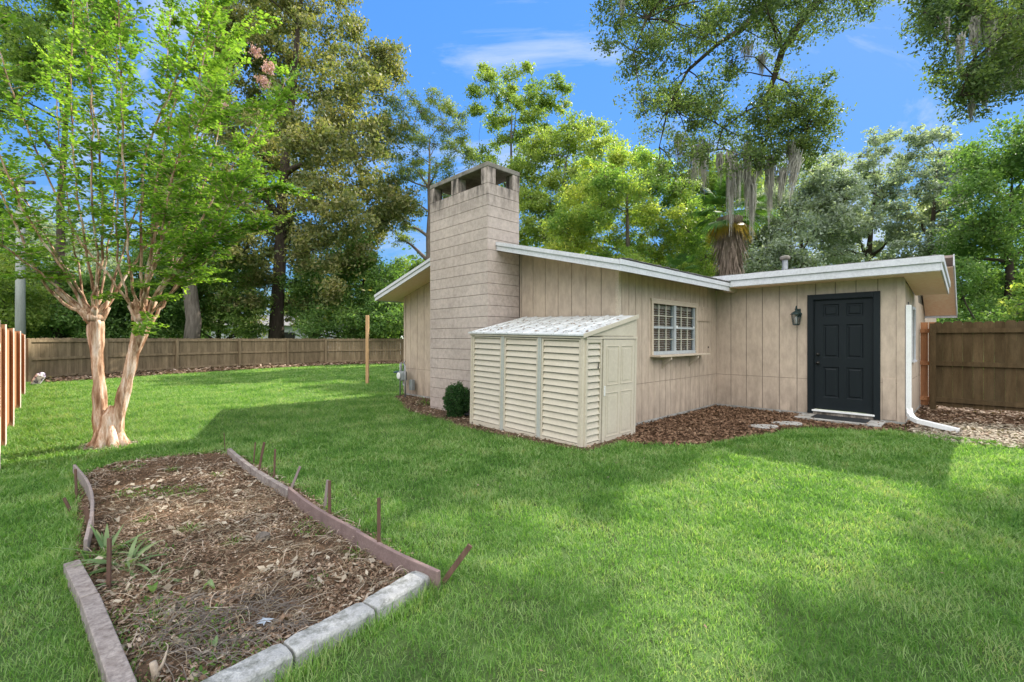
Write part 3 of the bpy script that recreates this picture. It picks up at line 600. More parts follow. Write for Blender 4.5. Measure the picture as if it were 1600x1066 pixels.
b = MB(); b.hexa([(3.1,2.6,bz(2.6)-.20),(3.60,2.6,bz(2.6)-.20),(3.60,3.98,bz(3.98)-.20),(3.1,3.98,bz(3.98)-.20),(3.1,2.6,bz(2.6)-.19),(3.60,2.6,bz(2.6)-.19),(3.60,3.98,bz(3.98)-.19),(3.1,3.98,bz(3.98)-.19)]); part('soffit', b, M['soffit'], rr)
# vent pipe on wing roof
b = MB(); b.lathe([(.055,0),(.055,.54)], 14, (1.08,.9,2.6)); vp = part('vent_pipe', b, M['galv'], house, smooth=False)
b = MB(); b.lathe([(.085,.0),(.10,.02),(.10,.06),(.07,.085),(.02,.095)], 14, (1.08,.9,3.135)); part('cap', b, M['cap'], vp)

# --- door
b = MB(); FP = .03
b.box(DX0-FR,DX0-.012,-FP,.0,.06,DZ1+FR); b.box(DX1+.012,DX1+FR,-FP,.0,.06,DZ1+FR); b.box(DX0-.012,DX1+.012,-FP,.0,DZ1+.012,DZ1+FR)
b.box(DX0-.012,DX0-.002,-FP+.008,.09,.12,DZ1+.01); b.box(DX1+.002,DX1+.012,-FP+.008,.09,.12,DZ1+.01); b.box(DX0-.002,DX1+.002,-FP+.008,.09,DZ1+.002,DZ1+.012)
dfr = part('door_frame', b, M['door'], house, bevel=.003)
PW = .215; pans = []
for (x0, x1) in ((DX0+.135,DX0+.135+PW+.03), (DX1-.135-PW-.03,DX1-.135)):
    for (z0, z1) in ((.255,.82),(.99,1.60),(1.755,1.975)): pans.append((x0,x1,DZ0+z0-.03,DZ0+z1-.03))
b = MB(); YF = .02
xs = sorted({DX0,DX1,*[p[0] for p in pans],*[p[1] for p in pans]}); zs_ = sorted({DZ0,DZ1,*[p[2] for p in pans],*[p[3] for p in pans]})
for i in range(len(xs)-1):
    for j in range(len(zs_)-1):
        cx, cz = (xs[i]+xs[i+1])/2, (zs_[j]+zs_[j+1])/2
        if not any(p[0] < cx < p[1] and p[2] < cz < p[3] for p in pans):
            b.add([(xs[i],YF,zs_[j]),(xs[i+1],YF,zs_[j]),(xs[i+1],YF,zs_[j+1]),(xs[i],YF,zs_[j+1])], [(0,1,2,3)])
for (x0,x1,z0,z1) in pans:
    rings = [(0,0),(.014,.014),(.032,.014),(.048,.003)]
    V = []
    for (ins, dep) in rings: V += [(x0+ins,YF+dep,z0+ins),(x1-ins,YF+dep,z0+ins),(x1-ins,YF+dep,z1-ins),(x0+ins,YF+dep,z1-ins)]
    Fc = [(r*4+k, r*4+(k+1)%4, (r+1)*4+(k+1)%4, (r+1)*4+k) for r in range(3) for k in range(4)]+[(12,13,14,15)]
    b.add(V, Fc)
b.box(DX0,DX1,YF+.018,YF+.04,DZ0,DZ1)
door = part('door', b, M['door'], house)
def knob(z, r, nm):
    b = MB(); b.lathe([(r*1.1,0),(r*1.1,.008),(r*.4,.012),(r*.4,.03),(r*.95,.04),(r,.055),(r*.6,.068)], 16)
    b.v = [v[:, [0,2,1]]*np.array([1,-1,1])+np.array([DX0+.06,YF,z]) for v in b.v]; part(nm, b, M['hardware'], door, smooth=True)
knob(DZ0+.86, .027, 'door_knob'); knob(DZ0+1.02, .024, 'deadbolt')
b = MB(); b.box(DX0-.03,DX1+.03,-.045,.06,.105,.135); part('threshold', b, M['metal_white'], door, bevel=.004)
b = MB(); b.box(DX0-FR+.01,DX1+FR-.01,-.02,.1,-.1,.10); part('door_step', b, M['block_weathered'], house, bevel=.005)

# --- lantern
lx, lz = 1.545, 1.93
b = MB(); b.box(lx-.045,lx+.045,-.014,0,lz-.06,lz+.10); b.tube([(lx,-.015,lz+.03),(lx,-.05,lz+.085),(lx,-.10,lz+.10),(lx,-.13,lz+.075)], .010, 8)
lan = part('wall_lantern', b, M['lantern'], house)
lc = (lx,-.13,lz-.22)
b = MB(); b.lathe([(.045,0),(.055,.01),(.055,.018),(.04,.022)], 6, lc); b.lathe([(.098,.205),(.10,.215),(.085,.235),(.05,.262),(.022,.275),(.022,.30),(.03,.31),(.012,.33),(.018,.345),(.006,.375)], 6, lc)
for k in range(6):
    a = math.pi/3*k; b.tube([(lc[0]+.055*math.cos(a),lc[1]+.055*math.sin(a),lc[2]+.01),(lc[0]+.085*math.cos(a),lc[1]+.085*math.sin(a),lc[2]+.21)], .0055, 5)
part('cage', b, M['lantern'], lan)
b = MB(); b.lathe([(.050,.02),(.080,.205)], 6, lc); part('glass', b, M['glass'], lan)
b = MB(); b.lathe([(.018,.02),(.018,.09),(.022,.10),(.026,.13),(.015,.165),(.004,.175)], 10, lc); part('bulb', b, M['bulb_glass'], lan, smooth=True)

# --- window with blinds
b = MB(); T_ = .055
b.box(.0,.028,WY0,WY0+T_,WZ0,WZ1); b.box(.0,.028,WY1-T_,WY1,WZ0,WZ1); b.box(.0,.028,WY0+T_,WY1-T_,WZ1-T_,WZ1)
b.box(.0,.030,WY0-.02,WY1+.02,WZ1+.001,WZ1+.03)
win = part('window', b, M['trim_beige'], house, bevel=.002)
ym = (WY0+WY1)/2-.02; zm = (WZ0+WZ1)/2+.01
b = MB(); b.box(-.05,.012,ym-.04,ym+.04,WZ0,WZ1-T_-.001); b.box(-.05,.010,WY0+T_+.001,ym-.041,WZ0,WZ0+.06); b.box(-.05,.010,ym+.041,WY1-T_-.001,WZ0,WZ0+.06)
b.box(-.04,-.005,WY0+T_+.001,ym-.041,zm-.02,zm+.02); b.box(-.04,-.005,ym+.041,WY1-T_-.001,zm-.02,zm+.02)
b.box(-.04,-.004,WY1-T_-.04,WY1-T_-.002,WZ0+.061,WZ1-T_-.002)
part('frame', b, M['win_frame'], win)
b = MB()
for (y0, y1) in ((WY0+T_,ym-.04),(ym+.04,WY1-T_-.04)):
    for k in (1,2):
        yk = y0+(y1-y0)*k/3; b.box(-.030,-.012,yk-.011,yk+.011,zm+.021,WZ1-T_-.001); b.box(-.030,-.012,yk-.011,yk+.011,WZ0+.061,zm-.021)
    for (zz) in ((zm+WZ1-T_)/2, (WZ0+.06+zm)/2): b.box(-.0305,-.0115,y0+.001,y1-.001,zz-.008,zz+.008)
part('muntin', b, M['muntin'], win)
b = MB(); b.box(-.0345,-.0325,WY0+T_,WY1-T_,WZ0+.03,WZ1-T_); part('glass', b, M['glass'], win)
b = MB(); zz = WZ0+.05
while zz < WZ1-.1:
    for (y0, y1) in ((WY0+.07,ym-.045),(ym+.045,WY1-.08)):
        b.hexa([(-.105,y0,zz+.016),(-.065,y0,zz),(-.065,y1,zz),(-.105,y1,zz+.016),(-.105,y0,zz+.019),(-.065,y0,zz+.003),(-.065,y1,zz+.003),(-.105,y1,zz+.019)])
    zz += .043
b.box(-.11,-.06,WY0+.07,ym-.045,WZ1-.13,WZ1-.07); b.box(-.11,-.06,ym+.045,WY1-.08,WZ1-.13,WZ1-.07)
part('blind', b, M['blind'], win)
b = MB(); b.box(.0,.20,WY0-.03,WY1+.20,WZ0-.032,WZ0-.002); part('sill_shelf', b, M['trim_beige'], win, bevel=.003)
for yk in (WY0+.40, WY1-.32):
    b = MB(); b.prism([(.001,WZ0-.033),(.185,WZ0-.033),(.185,WZ0-.085),(.05,WZ0-.20),(.001,WZ0-.26)], (yk-.018,yk+.018), 'y'); part('shelf_bracket', b, M['trim_beige'], win, bevel=.002)
b = MB(); b.box(.001,.014,WY1+.02,-.36,1.83,2.11); b.box(.014,.022,WY1+.02,-.34,1.815,1.828); b.box(.014,.022,WY1+.22,WY1+.42,2.05,2.06)
part('access_panel', b, M['siding'], house, bevel=.002)
b = MB(); b.lathe([(.018,0),(.018,.01)], 8); b.v = [v[:, [2,0,1]]+np.array([0,-.42,1.28]) for v in b.v]; part('wall_outlet', b, M['hardware'], house)
# lock stickers on the sashes
b = MB(); b.box(-.0045,-.0025,ym+.05,ym+.13,zm+.0,zm+.045); part('sash_lock', b, M['metal_white'], win)
b = MB(); b.box(-.0035,-.0015,WY1-.13,WY1-.07,zm+.005,zm+.04); part('sash_lock', b, M['metal_white'], win)
# side window on wing
b = MB(); x = DW1
b.box(x,x+.03,SW0,SW0+.05,1.05,2.05); b.box(x,x+.03,SW1-.05,SW1,1.05,2.05); b.box(x,x+.03,SW0+.05,SW1-.05,2.0,2.05); b.box(x,x+.05,SW0-.02,SW1+.02,1.02,1.049); b.box(x-.03,x-.005,SW0+.05,SW1-.05,1.51,1.55)
sw = part('window', b, M['white_trim'], house, label='narrow side window beside the downspout')
b = MB(); b.box(x-.04,x-.036,SW0+.04,SW1-.04,1.07,2.02); part('glass', b, M['glass'], sw)
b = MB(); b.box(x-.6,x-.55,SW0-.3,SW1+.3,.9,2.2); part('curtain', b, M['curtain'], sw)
# downspout
b = MB(); x = DW1+.06
b.box(x-.035,x+.035,-.02,.07,.28,2.02)
pts = [(x,.025,.30),(x+.01,.0,.21),(x+.05,-.05,.145),(x+.12,-.11,.115)]
for a_, b_ in zip(pts[:-1], pts[1:]): b.bar(a_, tuple(np.array(b_)+(np.array(b_)-np.array(a_))*.12), .085, .07)
b.bar(pts[-1], (x+.60,-.26,.045), .09, .072)
part('downspout', b, M['metal_white'], house, bevel=.006)
b = MB(); b.tube([(x,-.0,2.02),(x-.005,.0,2.07)], .008, 6); part('downspout_strap', b, M['hardware'], house)

# ------------------------------------------------------------------ STORAGE SHED (lean-to)
SX0, SX1 = -2.06, .30; SY0, SY1 = -5.125, -3.86
so_ = H(SX1, SY0); shed = root('storage_shed', 'cream vinyl lean-to storage shed with louvred sides against the house wall', 'shed', tuple(so_), TH)
LW = SX1-SX0; DD = SY1-SY0; ZF = 1.50; ZB = 1.79
shed.rotation_euler = (0, rad(1.3), TH)
b = MB(); xs0 = -LW
# back core so louvres are opaque
b.box(-LW+.02,-.02,.03,DD,-.12,1.45); b.box(-LW+.02,-.02,DD-.05,DD,1.45,1.74); part('wall', b, M['vinyl_grey'], shed)
def louvres(b, a0, a1, place, z0, z1, n):
    h = (z1-z0)/n
    for k in range(n):
        za, zb = z0+k*h+.009, z0+(k+1)*h+.002
        V = [place(a0,-.018,za),place(a1,-.018,za),place(a1,.018,za),place(a0,.018,za),place(a0,.012,zb-.004),place(a1,.012,zb-.004),place(a1,.03,zb-.004),place(a0,.03,zb-.004)]
        b.hexa(V)
        # recessed lip pressed into the panel
sec = [(-LW+.045,-LW*2/3-.03), (-LW*2/3+.035,-LW/3-.035), (-LW/3+.035,-.05)]
for (a0, a1) in sec:
    b = MB(); louvres(b, a0+.03, a1-.03, lambda a, d, z: (a, d+.0, z), .04, 1.425, 15)
    b.box(a0,a0+.03,-.022,.03,.0,1.445); b.box(a1-.03,a1,-.022,.03,.0,1.445); b.box(a0+.03,a1-.03,-.022,.03,1.427,1.445); b.box(a0+.03,a1-.03,-.022,.03,-.06,.038)
    part('louvre_panel', b, M['vinyl'], shed)
for (a0, a1) in ((-LW,-LW+.042), (-LW*2/3-.027,-LW*2/3+.032), (-LW/3-.032,-LW/3+.032), (-.047,-.0)):
    b = MB(); b.box(a0,a1,-.034,.03,-.06,1.455); b.box((a0+a1)/2-.006,(a0+a1)/2+.006,-.040,-.034,-.06,1.45); part('corner_post', b, M['vinyl_grey'] if a0 < -.1 and a0 > -LW+.1 else M['vinyl'], shed, bevel=.003)
b = MB(); b.box(-LW-.01,.012,-.045,.03,1.457,1.487); part('front_header', b, M['vinyl'], shed, bevel=.003)
# end wall (faces +x)
b = MB(); louvres(b, .045, .335, lambda a, d, z: (-d-.0, a, z), .05, 1.40, 15); 
b.box(-.03,.022,.012,.045,-.06,1.445); b.box(-.03,.022,.335,.365,-.06,1.445); b.box(-.03,.020,.045,.335,1.402,1.445); b.box(-.03,.020,.045,.335,-.06,.048)
part('louvre_panel', b, M['vinyl'], shed)
b = MB(); b.box(-.04,.026,.006,.372,1.447,1.475); b.box(-.04,.030,.374,DD+.01,1.452,1.485); b.box(-.04,.026,DD-.045,DD+.008,-.03,1.450)
part('end_trim', b, M['vinyl'], shed, bevel=.003)
b = MB(); b.prism([(.0,1.489),(DD+.01,1.489),(DD+.01,1.76)], (-.02,.012), 'x'); b.prism([(.25,1.50),(DD-.08,1.50),(DD-.08,1.675)], (.012,.018), 'x')
part('gable_panel', b, M['vinyl'], shed)
b = MB(); DY0, DY1 = .40, DD-.052
b.box(-.01,.024,DY0,DY1,-.03,1.445)
mid = (DY0+DY1)/2
dd = part('door', b, M['vinyl'], shed, bevel=.004)
b = MB()
for (y0, y1) in ((DY0+.07,mid-.03),(mid+.03,DY1-.07)):
    for (z0, z1) in ((.07,.70),(.80,1.36)):
        for (e0,e1,f0,f1) in ((y0,y1,z0,z0+.014),(y0,y1,z1-.014,z1),(y0,y0+.014,z0+.014,z1-.014),(y1-.014,y1,z0+.014,z1-.014)): b.box(.0245,.031,e0,e1,f0,f1)
        b.box(.0245,.029,y0+.045,y1-.045,z0+.05,z1-.05)
part('raised_panel', b, M['vinyl'], dd, bevel=.002)
b = MB(); b.box(.025,.045,DY0+.012,DY0+.03,.66,.80); part('handle', b, M['metal_white'], dd, bevel=.004)
b = MB(); b.box(.022,.030,.27,.282,1.05,1.12); part('latch', b, M['hardware'], shed)
# roof: four ribbed sheets
b = MB(); y0r, y1r = -.07, DD+.0; zr = lambda y: 1.492+(ZB-1.492)*(y-y0r)/(y1r-y0r)
xa = -LW-.03; n = 4; wsec = (LW+.06)/n
for k in range(n):
    a, c = xa+k*wsec, xa+(k+1)*wsec-.004
    b.hexa([(a,y0r,zr(y0r)),(c,y0r,zr(y0r)),(c,y1r,zr(y1r)),(a,y1r,zr(y1r)),(a,y0r,zr(y0r)+.02),(c,y0r,zr(y0r)+.02),(c,y1r,zr(y1r)+.02),(a,y1r,zr(y1r)+.02)])
    for r in (.08, .5):
        e, f = a+wsec*r, a+wsec*r+.05; b.hexa([(e,y0r+.01,zr(y0r)+.0205),(f,y0r+.01,zr(y0r)+.0205),(f,y1r,zr(y1r)+.0205),(e,y1r,zr(y1r)+.0205),(e+.012,y0r+.01,zr(y0r)+.034),(f-.012,y0r+.01,zr(y0r)+.034),(f-.012,y1r,zr(y1r)+.034),(e+.012,y1r,zr(y1r)+.034)])
sr = part('roof', b, M['shed_roof'], shed)
b = MB(); e, f = .031, .045
b.hexa([(e,y0r-.005,zr(y0r)-.025),(f,y0r-.005,zr(y0r)-.025),(f,y1r+.01,zr(y1r)-.025),(e,y1r+.01,zr(y1r)-.025),(e,y0r-.005,zr(y0r)+.03),(f,y0r-.005,zr(y0r)+.03),(f,y1r+.01,zr(y1r)+.035),(e,y1r+.01,zr(y1r)+.035)])
part('edge_trim', b, M['vinyl'], sr)
# dead leaves on the shed roof
nl = 420; q = np.column_stack([rng.uniform(-LW, 0, nl), rng.beta(1.2,1.5,nl)*(DD-.1)])
c = np.column_stack([q, [zr(y)+.024+.006*random.random() for y in q[:,1]]]); a = rng.random(nl)*6.3; s_ = rng.uniform(.008,.032,nl)[:,None]
u = np.column_stack([np.cos(a),np.sin(a),np.sin(a)*.22])*s_; v = np.column_stack([-np.sin(a),np.cos(a),np.cos(a)*.22+.3])*s_*.45
me = make_mesh('roof_leaves', np.stack([c-u,c+v,c+u,c-v],1).reshape(-1,3), [np.arange(nl)[:,None]*4+np.array([0,1,2,3])], M['litter'])
o = bpy.data.objects.new('fallen_leaves', me); C.objects.link(o); o.parent = None
o.location = shed.location; o.rotation_euler = shed.rotation_euler; props(o, 'small dead leaves scattered on the shed roof', 'fallen leaves', kind='stuff')

# ------------------------------------------------------------------ step slab, mat, stones
o_ = H(0,0)
b = MB(); b.prism([(1.62,-.58),(2.86,-.62),(2.86,-.04),(1.62,-.04)], (-.02,.045), 'z')
t_ = root('concrete_slab', 'flat concrete slab under the doormat at the black door', 'slab', tuple(K), TH); part('slab', b, M['concrete'], t_, bevel=.008)
b = MB(); b.box(1.86,2.66,-.50,-.08,.046,.058)
t_ = root('doormat', 'black rubber doormat on the slab below the door', 'doormat', tuple(K), TH); mm_ = part('mat', b, M['rubber'], t_, bevel=.004)
b = MB()
for k in range(24): b.box(1.885+k*.0325,1.895+k*.0325,-.485,-.095,.0582,.0625)
part('rib', b, M['rubber'], t_)
def stone(px, py, rx, ry, label):
    c = gp(px, py); b = MB(); n = 20; prof = []
    V = []; 
    for (f, z) in ((1.0,-.02),(1.0,.028),(.93,.038)):
        for k in range(n):
            a = 2*math.pi*k/n; r = 1+.05*math.sin(3*a+px)+.04*math.sin(5*a); V.append((rx*f*r*math.cos(a), ry*f*r*math.sin(a), z))
    Fc = [(i*n+k, i*n+(k+1)%n, (i+1)*n+(k+1)%n, (i+1)*n+k) for i in range(2) for k in range(n)]+[tuple(range(2*n,3*n))]
    b.add(V, Fc); o = part('stepping_stone', b, M['concrete']); o.location = tuple(c); props(o, label, 'stepping stone', 'stepping stones leading to the door')
stone(1194, 669, .23, .16, 'round grey stepping stone in the mulch, farther from the door')
stone(1231, 664, .25, .15, 'round grey stepping stone in the mulch, nearer to the concrete slab')

# ------------------------------------------------------------------ gas meter
gpos = H(-6.15, -4.02); gm = root('gas_meter', 'grey gas meter with pipes at the left corner of the house', 'gas meter', tuple(gpos), TH)
b = MB(); b.lathe([(.02,.40),(.11,.41),(.125,.44),(.125,.60),(.11,.64),(.02,.65)], 14); b.v = [v*np.array([1.05,.75,1]) for v in b.v]; part('meter_body', b, M['meter'], gm, bevel=.01)
b = MB(); b.lathe([(.075,0),(.085,.01),(.085,.02),(.06,.03)], 14); b.v = [v[:, [0,2,1]]*np.array([1,-1,1])+np.array([-.02,-.095,.53]) for v in b.v]; part('dial', b, M['metal_white'], gm)
b = MB(); b.tube([(-.13,0,0),(-.13,0,.82),(-.07,0,.86),(-.05,0,.64)], .017, 8); b.tube([(.06,0,.64),(.06,0,.86),(.10,.0,.89)], .015, 8); b.tube([(.20,-.05,-.02),(.20,-.05,.80),(.06,-.02,.84)], .02, 8); b.tube([(.02,0,.42),(.02,0,.3),(.18,-.03,.28)], .014, 8)
part('pipe', b, M['galv'], gm, smooth=True)
b = MB(); b.lathe([(.02,-.03),(.09,-.02),(.10,0),(.09,.02),(.02,.04)], 12); b.v = [v+np.array([-.27,0,.60]) for v in b.v]; b.tube([(-.27,0,.60),(-.13,0,.60)], .022, 8); part('regulator', b, M['meter_green'], gm, smooth=True)
b = MB(); b.box(.20,.34,.06,.14,.18,.44); part('junction_box', b, M['meter'], gm, bevel=.006)

# ------------------------------------------------------------------ fences
def fence(name, label, pts, height, mat, board=.14, posts=True, outside=1, group=None, rails=(.12,.5,.9), dogear=True, gapw=.006, postmat=None, posth=None, base=0.03):
    loc = np.array([*pts[0], 0.]); r = root(name, label, 'fence', tuple(loc), 0, group)
    bb = MB(); rb = [MB() for _ in rails]
    for (p, q) in zip(pts[:-1], pts[1:]):
        p = np.array([*p,0.]); q = np.array([*q,0.]); d = q-p; Ln = np.linalg.norm(d); d /= Ln; nrm = np.array([-d[1], d[0], 0])*outside
        k = int(Ln/board); wv = Ln/k
        for i in range(k):
            a = p+d*(i*wv+gapw/2); e = p+d*((i+1)*wv-gapw/2); hz = height+random.uniform(-.015,.015); o1 = nrm*(.022+random.uniform(-.003,.003)); o2 = o1+nrm*.018
            Z = np.array([0,0,1.]); c1 = a+d*.03; c2 = e-d*.03; zb = base+random.uniform(-.01,.02)
            lo_ = [a+Z*zb, e+Z*zb, e+Z*(hz-.03), c2+Z*hz, c1+Z*hz, a+Z*(hz-.03)]
            V = [v+o1 for v in lo_]+[v+o2 for v in lo_]
            Fc = [(0,1,2,3,4,5)[::-1], (6,7,8,9,10,11)]+[(j,(j+1)%6,6+(j+1)%6,6+j) for j in range(6)]
            bb.add(V, Fc)
        for j, f in enumerate(rails):
            z = height*f; rb[j].bar(p+np.array([0,0,z]), q+np.array([0,0,z]), .038, .088)
    part('boards', bb, mat, r, off=loc)
    for m_ in rb: part('rail', m_, mat, r, off=loc)
    if posts:
        for p in pts:
            m_ = MB(); d = np.array([0,0,0]); x, y = p; ph = posth or height-.03
            i = pts.index(p); a_ = np.array(pts[max(i-1,0)]); b_ = np.array(pts[min(i+1,len(pts)-1)]); dv = (b_-a_)/np.linalg.norm(b_-a_); nv = np.array([-dv[1],dv[0]])*outside
            c0 = np.array([x,y])-nv*.055
            m_.bar((*c0,-.05),(*c0,ph), .095, .095, up=(dv[0],dv[1],0)); part('post', m_, postmat or mat, r, off=loc)
    return r
fence('wooden_fence', 'long weathered brown board fence across the back of the yard', fence_pts, 1.49, M['fence_back'], board=.145, outside=1, rails=(.10,.52,.93))
fr0 = H(3.10, 2.70)[:2]; frd = sx[:2]
fp = [tuple(H(3.30,2.70)[:2]), tuple(H(5.75,2.70)[:2]), tuple(H(8.2,2.70)[:2]), tuple(H(10.6,2.70)[:2])]
fence('wooden_fence', 'tan dog-eared board fence running right from the house side wall', fp, 1.80, M['fence_right'], board=.14, outside=1, rails=(.12,.53,.90), base=.08, gapw=.0012)
rf = root('fence_return', 'short red-brown fence strip between the house wall and the right fence post', 'fence', tuple(H(3.1,2.75)))
b = MB()
for k in range(2): b.box(.005+k*.125,.12+k*.125,0,.02,.08,1.80)
for z in (.22,.95,1.62): b.box(.0,.24,-.035,-.002,z-.04,z+.04)
q_ = part('boards', b, M['fence_red'], rf); q_.rotation_euler = (0,0,TH)
# left near fence: sections seen almost edge on, each ending in a broad upright plank
nf = root('side_fence', 'red-brown stepped plank fence at the left edge of the yard, seen edge-on', 'fence', (-6.9,6.2,0))
spec = [(0,7.5,6.1,507,'a'), (9,20,7.5,513,'b'), (23,31,9.4,517.5,'b'), (31.5,38,11.8,523,'b'), (-14,-3,5.0,500,'b')]
for (x0, x1, d, yt, kk) in spec:
    p0 = P(x0, yt, d); p1 = P(x1, yt, d); zt = p0[2]
    b = MB(); b.hexa([(p0[0],d,0),(p1[0],d+.02,0),(p1[0]-.02,d+.04,0),(p0[0],d+.02,0),(p0[0],d,zt),(p1[0],d+.02,zt),(p1[0]-.02,d+.04,zt),(p0[0],d+.02,zt)])
    part('plank', b, M['fence_red'], nf, off=(-6.9,6.2,0))
    b = MB(); e = p1[0]+.002; b.box(e,e+.008,d+.0,d+.016,0,zt); part('plank_edge', b, M['fence_lit'], nf, off=(-6.9,6.2,0))  # thin strip coloured pale as a sunlit edge
b = MB()
seq = [(-3.5,5.05),(7.5,6.2),(20,7.6),(31,9.5),(38,11.9),(43,15.1)]
for (a_, c_) in zip(seq[:-1], seq[1:]):
    p = P(a_[0]-4,530,a_[1]); q = P(c_[0]-6,530,c_[1]); d = q-p; Ln = np.linalg.norm(d); k = max(2,int(Ln/.15))
    for i in range(k):
        u = p+d*(i/k); v = p+d*((i+.95)/k); u[2] = 0; v[2] = 0
        b.bar(u+np.array([0,0,.85]), v+np.array([0,0,.85]), .02, 1.5)
part('boards', b, M['fence_red'], nf, off=(-6.9,6.2,0))

# lone post, utility pole, stone
p = gp(574, 600); t_ = root('wooden_post', 'tall raw pine post standing alone on the lawn left of the house', 'post', tuple(p))
b = MB(); b.box(-.045,.045,-.045,.045,-.05,2.22); part('post', b, M['post_new'], t_, bevel=.006)
b = MB(); b.box(.0455,.052,-.03,.03,1.75,2.2); part('cleat', b, M['post_new'], t_)
p = P(32, 530, 19.5); t_ = root('utility_pole', 'grey weathered utility pole behind the left end of the fence', 'utility pole', (p[0],p[1],0))
b = MB(); b.tube([(0,0,-.1),(0,0,4),(.02,0,8.6)], [.17,.155,.13], 14); part('pole', b, M['pole'], t_, smooth=True)
b = MB(); b.box(-.6,.6,-.06,.06,8.1,8.22); part('crossarm', b, M['bark_grey'], t_)
p = gp(60, 601); t_ = root('pale_stone', 'white-flecked pale slab leaning in the corner of the back fence', 'stone', tuple(p))
b = MB(); b.tube([(-.13,0,0),(-.06,.02,.13),(.05,.05,.30),(.09,.06,.36)], [.10,.12,.12,.06], 9, wob=.12); part('slab', b, M['rock'], t_)

# ------------------------------------------------------------------ vegetation tools
def quads_from(c, u, v):
    n = len(c); V = np.stack([c-u, c+v, c+u, c-v], 1).reshape(-1, 3); return V, np.arange(n)[:, None]*4+np.array([0,1,2,3])
def rand_unit(n):
    a = rng.normal(size=(n,3)); return a/np.linalg.norm(a, axis=1)[:, None]
def leafcloud(cent, spread, size, asp=.5, flat=.0, vert=1.0):
    """one leaf per row of cent"""
    n = len(cent); c = cent+rng.normal(size=(n,3))*spread*np.array([1,1,vert])
    u = rand_unit(n); r = rand_unit(n); 
    if flat: r = r*(1-flat)+np.array([0,0,1.])*flat
    v = np.cross(u, r); v /= (np.linalg.norm(v, axis=1)[:, None]+1e-9)
    s = size*rng.uniform(.6, 1.35, n)[:, None]
    return quads_from(c, u*s/2, v*s*asp/2)
def limb(b, a, c, r0, r1, sag=.0, wob=.04, n=6, sides=7):
    a = np.array(a); c = np.array(c); L_ = np.linalg.norm(c-a); pts = []; 
    j = rng.normal(size=3)*L_*wob; j2 = rng.normal(size=3)*L_*wob*.6
    for i in range(n+1):
        t = i/n; p = a+(c-a)*t+j*math.sin(math.pi*t)+j2*math.sin(2*math.pi*t)+np.array([0,0,sag*L_*math.sin(math.pi*t)]); pts.append(p)
    b.tube(pts, [r0+(r1-r0)*(i/n) for i in range(n+1)], sides, caps=False); return pts
def polysample(poly, n, mind):
    poly = np.array(poly, float); lo = poly.min(0); hi = poly.max(0); out = []
    tries = 0
    while len(out) < n and tries < 20000:
        tries += 1; q = rng.random(2)*(hi-lo)+lo
        if inpoly(q[:1], q[1:], poly)[0] and all((q[0]-o[0])**2+(q[1]-o[1])**2 > mind**2 for o in out): out.append(q)
    return out
